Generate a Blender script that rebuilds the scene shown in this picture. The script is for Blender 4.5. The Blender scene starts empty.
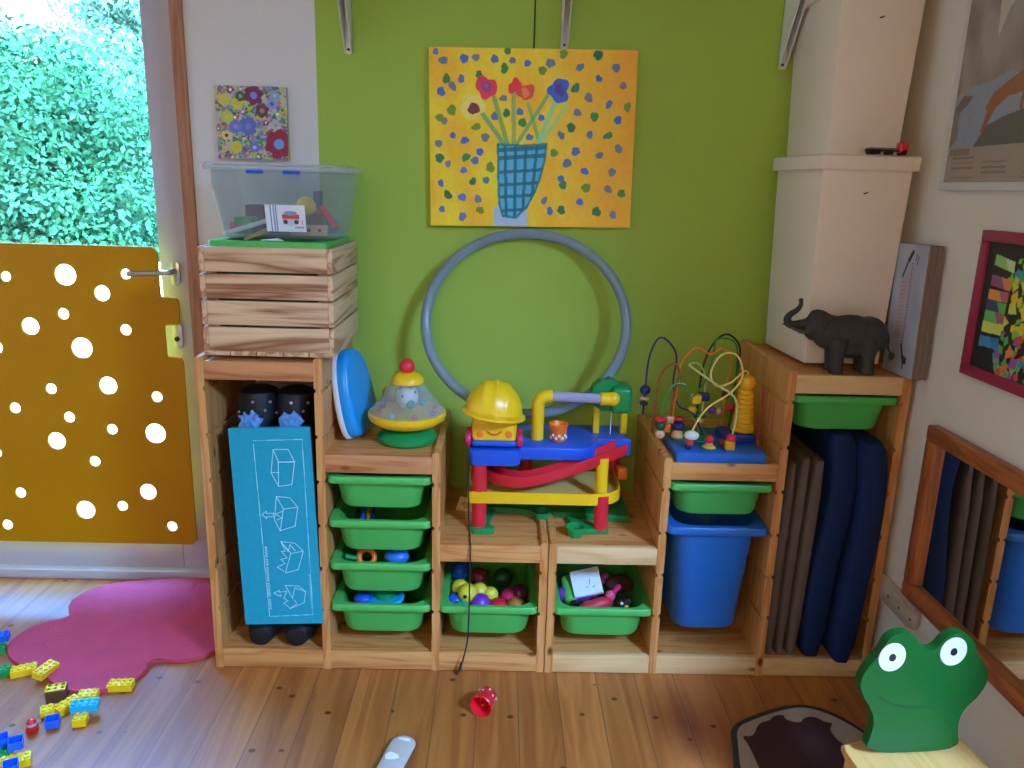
import bpy, bmesh, math, random
import numpy as np
from mathutils import Vector, Matrix, Euler
R = math.radians
random.seed(7)
rng = np.random.default_rng(7)
SC = bpy.context.scene
COL = SC.collection

# ------------------------------------------------------------------ colours and materials
def lin(c):
    out = []
    for v in c[:3]:
        v = v / 255.0
        out.append(v / 12.92 if v <= .04045 else ((v + .055) / 1.055) ** 2.4)
    return tuple(out)

def rgba(c): return (*lin(c), 1.0)
MATS = {}

def new_mat(name):
    m = bpy.data.materials.new(name); m.use_nodes = True
    nt = m.node_tree; nt.nodes.clear()
    out = nt.nodes.new('ShaderNodeOutputMaterial')
    return m, nt, out

def N(nt, t, **kw):
    n = nt.nodes.new(t)
    for k, v in kw.items(): setattr(n, k, v)
    return n

def pm(name, col, rough=.5, var=.06, scale=25, spec=.5, coat=0, metal=0, trans=0, bump=0, bscale=200):
    """plain surface with a little procedural mottling"""
    if name in MATS: return MATS[name]
    m, nt, out = new_mat(name); L = nt.links.new
    p = N(nt, 'ShaderNodeBsdfPrincipled')
    p.inputs['Roughness'].default_value = rough; p.inputs['Metallic'].default_value = metal
    p.inputs['Specular IOR Level'].default_value = spec; p.inputs['Coat Weight'].default_value = coat
    tc = N(nt, 'ShaderNodeTexCoord'); no = N(nt, 'ShaderNodeTexNoise'); no.inputs['Scale'].default_value = scale
    no.inputs['Detail'].default_value = 3
    L(tc.outputs['Object'], no.inputs['Vector'])
    mx = N(nt, 'ShaderNodeMix', data_type='RGBA')
    a = lin(col)
    mx.inputs[6].default_value = (*[v * (1 - var) for v in a], 1); mx.inputs[7].default_value = (*[min(1, v * (1 + var)) for v in a], 1)
    L(no.outputs['Fac'], mx.inputs[0]); L(mx.outputs[2], p.inputs['Base Color'])
    if bump:
        n2 = N(nt, 'ShaderNodeTexNoise'); n2.inputs['Scale'].default_value = bscale; n2.inputs['Detail'].default_value = 2
        L(tc.outputs['Object'], n2.inputs['Vector'])
        b = N(nt, 'ShaderNodeBump'); b.inputs['Strength'].default_value = bump; b.inputs['Distance'].default_value = .004
        L(n2.outputs['Fac'], b.inputs['Height']); L(b.outputs['Normal'], p.inputs['Normal'])
    if trans:
        t = N(nt, 'ShaderNodeBsdfTranslucent'); L(mx.outputs[2], t.inputs['Color'])
        ms = N(nt, 'ShaderNodeMixShader'); ms.inputs[0].default_value = trans
        L(p.outputs[0], ms.inputs[1]); L(t.outputs[0], ms.inputs[2]); L(ms.outputs[0], out.inputs[0])
    else:
        L(p.outputs[0], out.inputs[0])
    MATS[name] = m; return m

def wood(name, light, dark, axis='Z', freq=26, rough=.45, knots=True, contrast=1.0, knotcol=(90, 50, 25)):
    if name in MATS: return MATS[name]
    m, nt, out = new_mat(name); L = nt.links.new
    p = N(nt, 'ShaderNodeBsdfPrincipled'); p.inputs['Roughness'].default_value = rough
    tc = N(nt, 'ShaderNodeTexCoord'); oi = N(nt, 'ShaderNodeObjectInfo')
    ad = N(nt, 'ShaderNodeVectorMath', operation='ADD'); sc = N(nt, 'ShaderNodeVectorMath', operation='SCALE')
    cb = N(nt, 'ShaderNodeCombineXYZ')
    L(oi.outputs['Random'], cb.inputs[0]); L(oi.outputs['Random'], cb.inputs[1]); L(oi.outputs['Random'], cb.inputs[2])
    L(cb.outputs[0], sc.inputs[0]); sc.inputs['Scale'].default_value = 7.3
    L(tc.outputs['Object'], ad.inputs[0]); L(sc.outputs[0], ad.inputs[1])
    mp = N(nt, 'ShaderNodeMapping')
    i = 'XYZ'.index(axis)
    s = [freq] * 3; s[i] = freq * .07
    mp.inputs['Scale'].default_value = s
    L(ad.outputs[0], mp.inputs['Vector'])
    no = N(nt, 'ShaderNodeTexNoise'); no.inputs['Scale'].default_value = 1; no.inputs['Detail'].default_value = 3; no.inputs['Distortion'].default_value = .6
    L(mp.outputs[0], no.inputs['Vector'])
    mu = N(nt, 'ShaderNodeMath', operation='MULTIPLY'); mu.inputs[1].default_value = 9
    L(no.outputs['Fac'], mu.inputs[0])
    si = N(nt, 'ShaderNodeMath', operation='PINGPONG'); si.inputs[1].default_value = 1
    L(mu.outputs[0], si.inputs[0])
    rp = N(nt, 'ShaderNodeValToRGB'); e = rp.color_ramp.elements
    e[0].position = 0; e[0].color = rgba(light); e[1].position = 1; e[1].color = rgba(dark)
    k = e.new(.55); k.color = (*[a * .7 + b * .3 for a, b in zip(lin(light), lin(dark))], 1)
    L(si.outputs[0], rp.inputs[0])
    colr = rp.outputs['Color']
    if knots:
        m2 = N(nt, 'ShaderNodeMapping'); s = [13] * 3; s[i] = 6.5; m2.inputs['Scale'].default_value = s
        L(ad.outputs[0], m2.inputs['Vector'])
        vo = N(nt, 'ShaderNodeTexVoronoi'); vo.inputs['Scale'].default_value = 1; vo.inputs['Randomness'].default_value = 1
        L(m2.outputs[0], vo.inputs['Vector'])
        kr = N(nt, 'ShaderNodeValToRGB'); q = kr.color_ramp.elements
        q[0].position = .05; q[0].color = (1, 1, 1, 1); q[1].position = .13; q[1].color = (0, 0, 0, 1)
        L(vo.outputs['Distance'], kr.inputs[0])
        mx = N(nt, 'ShaderNodeMix', data_type='RGBA'); mx.inputs[7].default_value = rgba(knotcol)
        L(kr.outputs['Color'], mx.inputs[0]); L(colr, mx.inputs[6]); colr = mx.outputs[2]
    L(colr, p.inputs['Base Color']); L(p.outputs[0], out.inputs[0])
    MATS[name] = m; return m

def clear_plastic(name, tint=(235, 245, 248), body=.2, gloss=.12, rough=.08):
    if name in MATS: return MATS[name]
    m, nt, out = new_mat(name); L = nt.links.new
    tr = N(nt, 'ShaderNodeBsdfTransparent'); tr.inputs[0].default_value = rgba(tint)
    p = N(nt, 'ShaderNodeBsdfPrincipled'); p.inputs['Base Color'].default_value = rgba(tint); p.inputs['Roughness'].default_value = rough
    no = N(nt, 'ShaderNodeTexNoise'); no.inputs['Scale'].default_value = 12
    mr = N(nt, 'ShaderNodeMapRange'); mr.inputs[3].default_value = body * .8; mr.inputs[4].default_value = body * 1.2
    L(no.outputs['Fac'], mr.inputs[0])
    fr = N(nt, 'ShaderNodeLayerWeight'); fr.inputs['Blend'].default_value = .25
    mu = N(nt, 'ShaderNodeMath', operation='MULTIPLY'); mu.inputs[1].default_value = gloss * 4
    L(fr.outputs['Facing'], mu.inputs[0])
    a = N(nt, 'ShaderNodeMath', operation='ADD', use_clamp=True)
    L(mr.outputs[0], a.inputs[0]); L(mu.outputs[0], a.inputs[1])
    ms = N(nt, 'ShaderNodeMixShader'); L(a.outputs[0], ms.inputs[0]); L(tr.outputs[0], ms.inputs[1]); L(p.outputs[0], ms.inputs[2])
    L(ms.outputs[0], out.inputs[0]); MATS[name] = m; return m

def pane_glass(name):
    m, nt, out = new_mat(name); L = nt.links.new
    tr = N(nt, 'ShaderNodeBsdfTransparent'); tr.inputs[0].default_value = (.93, .98, .97, 1)
    g = N(nt, 'ShaderNodeBsdfGlossy'); g.inputs['Roughness'].default_value = .02
    fr = N(nt, 'ShaderNodeFresnel'); fr.inputs[0].default_value = 1.45
    ge = N(nt, 'ShaderNodeNewGeometry'); inv = N(nt, 'ShaderNodeMath', operation='SUBTRACT'); inv.inputs[0].default_value = 1; L(ge.outputs['Backfacing'], inv.inputs[1])
    mu = N(nt, 'ShaderNodeMath', operation='MULTIPLY'); L(fr.outputs[0], mu.inputs[0]); L(inv.outputs[0], mu.inputs[1])
    ms = N(nt, 'ShaderNodeMixShader'); L(mu.outputs[0], ms.inputs[0]); L(tr.outputs[0], ms.inputs[1]); L(g.outputs[0], ms.inputs[2])
    L(ms.outputs[0], out.inputs[0]); return m

def painted_mat(name, rough=.6):
    if name in MATS: return MATS[name]
    m, nt, out = new_mat(name); L = nt.links.new
    p = N(nt, 'ShaderNodeBsdfPrincipled'); p.inputs['Roughness'].default_value = rough
    at = N(nt, 'ShaderNodeAttribute', attribute_name='Col')
    no = N(nt, 'ShaderNodeTexNoise'); no.inputs['Scale'].default_value = 60
    tc = N(nt, 'ShaderNodeTexCoord'); L(tc.outputs['Object'], no.inputs['Vector'])
    mr = N(nt, 'ShaderNodeMapRange'); mr.inputs[3].default_value = .9; mr.inputs[4].default_value = 1.1
    L(no.outputs['Fac'], mr.inputs[0])
    mx = N(nt, 'ShaderNodeVectorMath', operation='SCALE'); L(at.outputs['Color'], mx.inputs[0]); L(mr.outputs[0], mx.inputs['Scale'])
    L(mx.outputs[0], p.inputs['Base Color']); L(p.outputs[0], out.inputs[0]); MATS[name] = m; return m

# ------------------------------------------------------------------ mesh builder
class MB:
    def __init__(s): s.bm = bmesh.new()
    def _add(s, verts, faces, M=None):
        vs = [s.bm.verts.new(M @ Vector(v) if M else v) for v in verts]
        for f in faces:
            try: s.bm.faces.new([vs[i] for i in f])
            except ValueError: pass
        return vs
    def box(s, x0, x1, y0, y1, z0, z1, bev=0, seg=2, M=None):
        vs = s._add([(x0, y0, z0), (x1, y0, z0), (x1, y1, z0), (x0, y1, z0), (x0, y0, z1), (x1, y0, z1), (x1, y1, z1), (x0, y1, z1)],
                    [(0, 3, 2, 1), (4, 5, 6, 7), (0, 1, 5, 4), (1, 2, 6, 5), (2, 3, 7, 6), (3, 0, 4, 7)], M)
        if bev:
            es = list({e for v in vs for e in v.link_edges})
            bmesh.ops.bevel(s.bm, geom=es, offset=bev, segments=seg, affect='EDGES', profile=.5)
        return s
    def loft(s, rings, cap0=True, cap1=True, closed=True, M=None):
        rv = [[s.bm.verts.new(M @ Vector(p) if M else p) for p in r] for r in rings]
        n = len(rv[0])
        for a, b in zip(rv[:-1], rv[1:]):
            for i in range(n if closed else n - 1):
                j = (i + 1) % n
                s.bm.faces.new((a[i], a[j], b[j], b[i]))
        if cap0: s.bm.faces.new(list(reversed(rv[0])))
        if cap1: s.bm.faces.new(rv[-1])
        return s
    def lathe(s, prof, n=40, M=None, cap0=True, cap1=True):
        rings = [[(r * math.cos(2 * math.pi * i / n), r * math.sin(2 * math.pi * i / n), z) for i in range(n)] for r, z in prof]
        return s.loft(rings, cap0 and prof[0][0] > 1e-6, cap1 and prof[-1][0] > 1e-6, True, M)
    def sphere(s, c, r, sc=(1, 1, 1), M=None, u=24, v=14):
        mt = Matrix.Translation(c) @ Matrix.Diagonal((r * sc[0], r * sc[1], r * sc[2], 1))
        if M: mt = M @ mt
        bmesh.ops.create_uvsphere(s.bm, u_segments=u, v_segments=v, radius=1, matrix=mt); return s
    def tube(s, pts, r, n=12, closed=False, M=None, cap=True):
        P = [Vector(p) for p in pts]; k = len(P)
        rad = r if isinstance(r, (list, tuple)) else [r] * k
        rings = []; up = None
        for i in range(k):
            a = P[(i - 1) % k] if closed or i > 0 else P[i]; b = P[(i + 1) % k] if closed or i < k - 1 else P[i]
            t = (b - a).normalized()
            if up is None:
                up = Vector((0, 0, 1)) if abs(t.z) < .9 else Vector((1, 0, 0))
            x = (up - t * up.dot(t))
            if x.length < 1e-6: x = t.orthogonal()
            x.normalize(); y = t.cross(x); up = x
            rings.append([P[i] + rad[i] * (x * math.cos(2 * math.pi * j / n) + y * math.sin(2 * math.pi * j / n)) for j in range(n)])
        if closed:
            rings.append(rings[0])
            rv = [[s.bm.verts.new(M @ p if M else p) for p in q] for q in rings[:-1]]
            for i in range(k):
                a, b = rv[i], rv[(i + 1) % k]
                for j in range(n):
                    s.bm.faces.new((a[j], a[(j + 1) % n], b[(j + 1) % n], b[j]))
            return s
        return s.loft(rings, cap, cap, True, M)
    def cyl(s, a, b, r, n=24, r2=None):
        return s.tube([a, b], [r, r if r2 is None else r2], n)
    def prism(s, poly, h0, h1, axis='Z', bev=0, M=None, seg=2):
        """polygon in the plane across `axis`, extruded from h0 to h1"""
        def mk(p, h):
            if axis == 'Z': return (p[0], p[1], h)
            if axis == 'Y': return (p[0], h, p[1])
            return (h, p[0], p[1])
        a = [s.bm.verts.new(M @ Vector(mk(p, h0)) if M else mk(p, h0)) for p in poly]
        b = [s.bm.verts.new(M @ Vector(mk(p, h1)) if M else mk(p, h1)) for p in poly]
        f1 = s.bm.faces.new(a); f2 = s.bm.faces.new(list(reversed(b))); n = len(poly)
        for i in range(n):
            j = (i + 1) % n; s.bm.faces.new((a[j], a[i], b[i], b[j]))
        if bev:
            es = list(set(f1.edges) | set(f2.edges))
            bmesh.ops.bevel(s.bm, geom=es, offset=bev, segments=seg, affect='EDGES', profile=.5)
        return s
    def build(s, name, mat, parent=None, smooth=40, label=None):
        bmesh.ops.recalc_face_normals(s.bm, faces=s.bm.faces)
        me = bpy.data.meshes.new(name); s.bm.to_mesh(me); s.bm.free()
        for m in (mat if isinstance(mat, (list, tuple)) else [mat]): me.materials.append(m)
        if smooth:
            me.polygons.foreach_set('use_smooth', [True] * len(me.polygons)); me.set_sharp_from_angle(angle=R(smooth))
        o = bpy.data.objects.new(name, me); COL.objects.link(o)
        if parent: o.parent = parent
        if label: o['label'] = label
        return o

def tag(o, label, cat, group=None):
    o['label'] = label; o['category'] = cat
    if group: o['group'] = group
    return o

def thing(name, label, cat, loc=(0, 0, 0), rot=(0, 0, 0), group=None):
    o = bpy.data.objects.new(name, None); COL.objects.link(o); o.empty_display_size = .05
    o.location = loc; o.rotation_euler = rot
    return tag(o, label, cat, group)

def struct(o): o['kind'] = 'structure'; return o

def dup(root, loc=None, rot=None, label=None, group=None):
    c = root.copy(); COL.objects.link(c)
    if loc is not None: c.location = loc
    if rot is not None: c.rotation_euler = rot
    if label: c['label'] = label
    if group: c['group'] = group
    for ch in list(root.children):
        d = ch.copy(); COL.objects.link(d); d.parent = c
        for g in list(ch.children):
            e = g.copy(); COL.objects.link(e); e.parent = d
    return c

def solo(mb, name, mat, label, cat, loc=(0, 0, 0), rot=(0, 0, 0), group=None, smooth=40):
    o = mb.build(name, mat, None, smooth); o.location = loc; o.rotation_euler = rot
    return tag(o, label, cat, group)

def rr(w, d, r, z, n=6, cx=0, cy=0):
    out = []
    for sx, sy, a0 in ((1, 1, 0), (-1, 1, 90), (-1, -1, 180), (1, -1, 270)):
        for k in range(n + 1):
            a = R(a0 + 90 * k / n)
            out.append((cx + sx * (w / 2 - r) + r * math.cos(a), cy + sy * (d / 2 - r) + r * math.sin(a), z))
    return out

def rr2(w, h, r, n=6, cx=0, cy=0): return [(p[0], p[1]) for p in rr(w, h, r, 0, n, cx, cy)]

def smoothloop(pts, it=2):
    for _ in range(it):
        q = []
        for i in range(len(pts)):
            a, b = pts[i], pts[(i + 1) % len(pts)]
            q += [tuple(.75 * u + .25 * v for u, v in zip(a, b)), tuple(.25 * u + .75 * v for u, v in zip(a, b))]
        pts = q
    return pts

def spline(pts, n=12):
    P = [Vector(p) for p in pts]; out = []
    for i in range(len(P) - 1):
        p0 = P[i - 1] if i else P[i] * 2 - P[i + 1]; p3 = P[i + 2] if i + 2 < len(P) else P[i + 1] * 2 - P[i]
        for k in range(n):
            t = k / n
            out.append(.5 * ((2 * P[i]) + (P[i + 1] - p0) * t + (2 * p0 - 5 * P[i] + 4 * P[i + 1] - p3) * t * t + (3 * P[i] - p0 - 3 * P[i + 1] + p3) * t ** 3))
    out.append(P[-1]); return out

# ------------------------------------------------------------------ painted surfaces (pattern carried by the mesh points)
class Paint:
    def __init__(s, w, h, nx, col):
        s.w, s.h, s.nx = w, h, nx; s.ny = max(2, int(nx * h / w))
        s.X, s.Y = np.meshgrid(np.linspace(0, w, s.nx), np.linspace(0, h, s.ny))
        s.img = np.empty((s.ny, s.nx, 3)); s.img[:] = lin(col)
    def put(s, m, col, a=1.0):
        c = np.array(lin(col)); s.img[m] = s.img[m] * (1 - a) + c * a
    def disc(s, x, y, r, col, ry=None, wob=0, a=1.0, rot=0):
        ry = ry or r; dx, dy = s.X - x, s.Y - y
        c, q = math.cos(rot), math.sin(rot); dx, dy = dx * c + dy * q, dy * c - dx * q
        ang = np.arctan2(dy, dx); k = 1 + wob * np.sin(3 * ang + x * 991) + wob * .7 * np.sin(5 * ang + y * 733)
        s.put((dx / r) ** 2 + (dy / ry) ** 2 < k ** 2, col, a)
    def ring(s, x, y, r, t, col):
        d = np.hypot(s.X - x, s.Y - y); s.put(abs(d - r) < t, col)
    def line(s, p, q, t, col, a=1.0):
        dx, dy = q[0] - p[0], q[1] - p[1]; L = dx * dx + dy * dy + 1e-12
        u = np.clip(((s.X - p[0]) * dx + (s.Y - p[1]) * dy) / L, 0, 1)
        s.put(np.hypot(s.X - p[0] - u * dx, s.Y - p[1] - u * dy) < t, col, a)
    def path(s, pts, t, col, a=1.0):
        for p, q in zip(pts[:-1], pts[1:]): s.line(p, q, t, col, a)
    def inside(s, poly):
        m = np.zeros(s.X.shape, bool); n = len(poly)
        for i in range(n):
            x0, y0 = poly[i]; x1, y1 = poly[(i + 1) % n]
            if y0 == y1: continue
            c = ((y0 > s.Y) != (y1 > s.Y)) & (s.X < (x1 - x0) * (s.Y - y0) / (y1 - y0) + x0); m ^= c
        return m
    def poly(s, pts, col, a=1.0): s.put(s.inside(pts), col, a)
    def rect(s, x0, y0, x1, y1, col, a=1.0): s.put((s.X > x0) & (s.X < x1) & (s.Y > y0) & (s.Y < y1), col, a)

def sheet(name, P, t, mat, parent=None, warp=None):
    """painted slab: front face (towards -Y) is the painted grid, thickness t behind it"""
    nx, ny = P.nx, P.ny
    V = np.zeros((nx * ny, 3)); V[:, 0] = P.X.ravel(); V[:, 2] = P.Y.ravel()
    idx = np.arange(nx * ny).reshape(ny, nx)
    q = np.stack([idx[:-1, :-1], idx[:-1, 1:], idx[1:, 1:], idx[1:, :-1]], -1).reshape(-1, 4)
    base = nx * ny
    V = np.vstack([V, [[0, t, 0], [P.w, t, 0], [P.w, t, P.h], [0, t, P.h]]])
    faces = q.tolist()
    faces.append([base + 1, base, base + 3, base + 2])
    faces.append(list(idx[0, ::-1]) + [base, base + 1])
    faces.append(list(idx[::-1, -1]) + [base + 1, base + 2])
    faces.append(list(idx[-1, :]) + [base + 2, base + 3])
    faces.append(list(idx[:, 0]) + [base + 3, base])
    if warp is not None: V = warp(V)
    me = bpy.data.meshes.new(name); me.from_pydata(V.tolist(), [], faces); me.materials.append(mat)
    C = np.ones((len(V), 4)); C[:base, :3] = np.clip(P.img.reshape(-1, 3), 0, 1)
    C[base, :3], C[base + 1, :3], C[base + 2, :3], C[base + 3, :3] = C[0, :3], C[nx - 1, :3], C[base - 1, :3], C[base - nx, :3]
    at = me.color_attributes.new('Col', 'FLOAT_COLOR', 'POINT'); at.data.foreach_set('color', C.ravel())
    o = bpy.data.objects.new(name, me); COL.objects.link(o)
    if parent: o.parent = parent
    return o

# ------------------------------------------------------------------ material set
PINE = ((214, 154, 88), (190, 118, 58))
pineX = wood('pine_across', *PINE, 'X'); pineY = wood('pine_deep', *PINE, 'Y'); pineZ = wood('pine_upright', *PINE, 'Z')
pineXr = wood('pine_reddish_rail', (204, 140, 88), (168, 98, 55), 'X', 20)
pineXp = wood('pine_pale_rail', (226, 190, 136), (210, 166, 108), 'X', 18)
crateX = wood('scorched_pine_across', (224, 186, 142), (140, 84, 48), 'X', 17, .6, False)
crateY = wood('scorched_pine_deep', (222, 186, 144), (170, 116, 76), 'Y', 17, .6, False)
frameY = wood('mirror_wood', (176, 98, 50), (140, 70, 34), 'Y', 30, .4, False); frameZ = wood('mirror_wood_upright', (176, 98, 50), (140, 70, 34), 'Z', 30, .4, False)
birch = wood('birch_ply', (222, 176, 104), (208, 158, 84), 'Y', 20, .35, False)
green_tray_m = pm('green_plastic', (80, 186, 88), .38, .03, 8, trans=.08)
blue_bin_m = pm('blue_plastic', (34, 112, 200), .4, .03, 8, trans=.05)
white_m = pm('white_lacquer', (226, 226, 226), .35, .02)
red_m = pm('red_plastic', (214, 36, 52), .3, .03); yellow_m = pm('yellow_plastic', (240, 194, 22), .32, .03)
dblue_m = pm('deep_blue_plastic', (20, 84, 200), .32, .03); dgreen_m = pm('deep_green_plastic', (14, 138, 70), .32, .03)
orange_m = pm('orange_plastic', (240, 120, 30), .35, .03); magenta_m = pm('magenta_plastic', (206, 34, 96), .35, .03)
purple_m = pm('purple_plastic', (120, 50, 180), .35, .03); black_m = pm('black_plastic', (22, 22, 24), .45, .05)
teal_m = pm('teal_green_plastic', (20, 160, 120), .35, .03); cyan_m = pm('cyan_plastic', (20, 170, 225), .35, .03)
silver_m = pm('brushed_steel', (190, 192, 196), .3, .03, metal=1)
wood_bead_m = pm('raw_wood_bead', (216, 170, 120), .5); navy_m = pm('navy_paint', (24, 34, 92), .35, .03)
white_paper = pm('white_paper', (232, 238, 244), .7, .02)
painted = painted_mat('painted_pattern', .55)
brown_m = pm('brown_plastic', (92, 60, 44), .4)
clear_m = clear_plastic('clear_plastic', (240, 244, 246), .09, .07)

# ------------------------------------------------------------------ room
GX, WR, WL, WF, CZ = .24, 1.893, -2.6, -4.2, 2.55
WE, RX = -1.42, 4.4

def wall_mat():
    m, nt, out = new_mat('wall_paint'); L = nt.links.new
    p = N(nt, 'ShaderNodeBsdfPrincipled'); p.inputs['Roughness'].default_value = .8; p.inputs['Specular IOR Level'].default_value = .25
    tc = N(nt, 'ShaderNodeTexCoord'); sp = N(nt, 'ShaderNodeSeparateXYZ'); L(tc.outputs['Object'], sp.inputs[0])
    gt = N(nt, 'ShaderNodeMath', operation='GREATER_THAN'); gt.inputs[1].default_value = GX; L(sp.outputs[0], gt.inputs[0])
    g2 = N(nt, 'ShaderNodeMath', operation='GREATER_THAN'); g2.inputs[1].default_value = .05
    no = N(nt, 'ShaderNodeTexNoise'); no.inputs['Scale'].default_value = 5; L(tc.outputs['Object'], no.inputs['Vector'])
    g = N(nt, 'ShaderNodeMix', data_type='RGBA'); g.inputs[6].default_value = rgba((158, 186, 74)); g.inputs[7].default_value = rgba((162, 190, 78)); L(no.outputs['Fac'], g.inputs[0])
    mx = N(nt, 'ShaderNodeMix', data_type='RGBA'); mx.inputs[6].default_value = rgba((218, 216, 214)); L(gt.outputs[0], mx.inputs[0]); L(g.outputs[2], mx.inputs[7])
    L(mx.outputs[2], p.inputs['Base Color'])
    n2 = N(nt, 'ShaderNodeTexNoise'); n2.inputs['Scale'].default_value = 160; L(tc.outputs['Object'], n2.inputs['Vector'])
    b = N(nt, 'ShaderNodeBump'); b.inputs['Strength'].default_value = .12; b.inputs['Distance'].default_value = .003
    L(n2.outputs['Fac'], b.inputs['Height']); L(b.outputs[0], p.inputs['Normal'])
    L(p.outputs[0], out.inputs[0]); return m
plaster = pm('white_plaster', (226, 216, 200), .85, .02, 4, spec=.2, bump=.15, bscale=140)

def floor_mat():
    m, nt, out = new_mat('pine_floor'); L = nt.links.new
    p = N(nt, 'ShaderNodeBsdfPrincipled'); p.inputs['Roughness'].default_value = .38
    tc = N(nt, 'ShaderNodeTexCoord'); sp = N(nt, 'ShaderNodeSeparateXYZ'); L(tc.outputs['Object'], sp.inputs[0])
    a = N(nt, 'ShaderNodeMath', operation='ADD'); a.inputs[1].default_value = .152 + .1125 * 60; L(sp.outputs[0], a.inputs[0])
    d = N(nt, 'ShaderNodeMath', operation='DIVIDE'); d.inputs[1].default_value = .1125; L(a.outputs[0], d.inputs[0])
    fl = N(nt, 'ShaderNodeMath', operation='FLOOR'); L(d.outputs[0], fl.inputs[0])
    fr = N(nt, 'ShaderNodeMath', operation='FRACT'); L(d.outputs[0], fr.inputs[0])
    wn = N(nt, 'ShaderNodeTexWhiteNoise', noise_dimensions='1D'); L(fl.outputs[0], wn.inputs['W'])
    cb = N(nt, 'ShaderNodeVectorMath', operation='SCALE'); cb.inputs['Scale'].default_value = 40; L(wn.outputs['Color'], cb.inputs[0])
    ad = N(nt, 'ShaderNodeVectorMath', operation='ADD'); L(tc.outputs['Object'], ad.inputs[0]); L(cb.outputs[0], ad.inputs[1])
    mp = N(nt, 'ShaderNodeMapping'); mp.inputs['Scale'].default_value = (16, 1.1, 16); L(ad.outputs[0], mp.inputs['Vector'])
    no = N(nt, 'ShaderNodeTexNoise'); no.inputs['Scale'].default_value = 1; no.inputs['Detail'].default_value = 3; no.inputs['Distortion'].default_value = .5; L(mp.outputs[0], no.inputs['Vector'])
    mu = N(nt, 'ShaderNodeMath', operation='MULTIPLY'); mu.inputs[1].default_value = 7; L(no.outputs['Fac'], mu.inputs[0])
    pp = N(nt, 'ShaderNodeMath', operation='PINGPONG'); pp.inputs[1].default_value = 1; L(mu.outputs[0], pp.inputs[0])
    rp = N(nt, 'ShaderNodeValToRGB'); e = rp.color_ramp.elements; e[0].color = rgba((180, 112, 52)); e[1].color = rgba((154, 88, 38)); L(pp.outputs[0], rp.inputs[0])
    hs = N(nt, 'ShaderNodeHueSaturation'); mr = N(nt, 'ShaderNodeMapRange'); mr.inputs[3].default_value = .86; mr.inputs[4].default_value = 1.1
    L(wn.outputs['Value'], mr.inputs[0]); L(mr.outputs[0], hs.inputs['Value']); L(rp.outputs[0], hs.inputs['Color'])
    m2 = N(nt, 'ShaderNodeMapping'); m2.inputs['Scale'].default_value = (10.5, 13, 10.5); L(ad.outputs[0], m2.inputs['Vector'])
    vo = N(nt, 'ShaderNodeTexVoronoi'); vo.inputs['Scale'].default_value = 1; L(m2.outputs[0], vo.inputs['Vector'])
    kr = N(nt, 'ShaderNodeValToRGB'); q = kr.color_ramp.elements; q[0].position = .075; q[0].color = (.95, .95, .95, 1); q[1].position = .11; q[1].color = (0, 0, 0, 1); L(vo.outputs['Distance'], kr.inputs[0])
    mk = N(nt, 'ShaderNodeMix', data_type='RGBA'); mk.inputs[7].default_value = rgba((84, 46, 26)); L(kr.outputs[0], mk.inputs[0]); L(hs.outputs[0], mk.inputs[6])
    lt = N(nt, 'ShaderNodeMath', operation='LESS_THAN'); lt.inputs[1].default_value = .022; L(fr.outputs[0], lt.inputs[0])
    sm = N(nt, 'ShaderNodeMix', data_type='RGBA'); sm.inputs[7].default_value = rgba((104, 74, 50)); L(lt.outputs[0], sm.inputs[0]); L(mk.outputs[2], sm.inputs[6])
    L(sm.outputs[2], p.inputs['Base Color']); L(p.outputs[0], out.inputs[0]); return m

struct(MB().box(WL - .2, RX + .2, WF - .2, .2, -.12, 0).build('floor', floor_mat(), smooth=0))
SX0, SX1, SY0, SY1 = 2.5, 3.25, -3.85, -2.75
struct(MB().box(WL - .2, SX0, WF - .2, .2, CZ, CZ + .15).box(SX1, RX + .2, WF - .2, .2, CZ, CZ + .15).box(SX0, SX1, SY1, .2, CZ, CZ + .15).box(SX0, SX1, WF - .2, SY0, CZ, CZ + .15).build('ceiling', plaster, smooth=0))
DX0, DX1, DZ = -1.36, -.165, 2.14
struct(MB().box(DX1, WR, 0, .2, 0, CZ).box(WL, DX0, 0, .2, 0, CZ).box(DX0, DX1, 0, .2, DZ, CZ).build('wall_back', wall_mat(), smooth=0))

struct(MB().box(WR, WR + .2, WE, .2, 0, CZ).build('wall_right', plaster, smooth=0))
struct(MB().box(WR + .2, RX, WE, WE + .2, 0, CZ).build('wall_alcove', plaster, smooth=0))
struct(MB().box(RX, RX + .2, WF, WE + .2, 0, CZ).build('wall_far', plaster, smooth=0))
vx0, vx1, vz0, vz1 = -.6, .8, 1.75, 2.45
struct(MB().box(WL - .2, WL, WF, .2, 0, CZ).build('wall_left', plaster, smooth=0))
struct(MB().box(WL, vx0, WF - .2, WF, 0, CZ).box(vx1, RX, WF - .2, WF, 0, CZ).box(vx0, vx1, WF - .2, WF, 0, vz0).box(vx0, vx1, WF - .2, WF, vz1, CZ).build('wall_front', plaster, smooth=0))
glass_m = pane_glass('pane_glass')
w = MB()
w.box(SX0, SX0 + .05, SY0, SY1, CZ + .06, CZ + .14).box(SX1 - .05, SX1, SY0, SY1, CZ + .06, CZ + .14).box(SX0, SX1, SY0, SY0 + .05, CZ + .06, CZ + .14).box(SX0, SX1, SY1 - .05, SY1, CZ + .06, CZ + .14)
win = struct(w.build('window_1', white_m, smooth=0))
MB().box(SX0 + .04, SX1 - .04, SY0 + .04, SY1 - .04, CZ + .1, CZ + .106).build('window_pane', glass_m, win)
w = MB()
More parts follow.
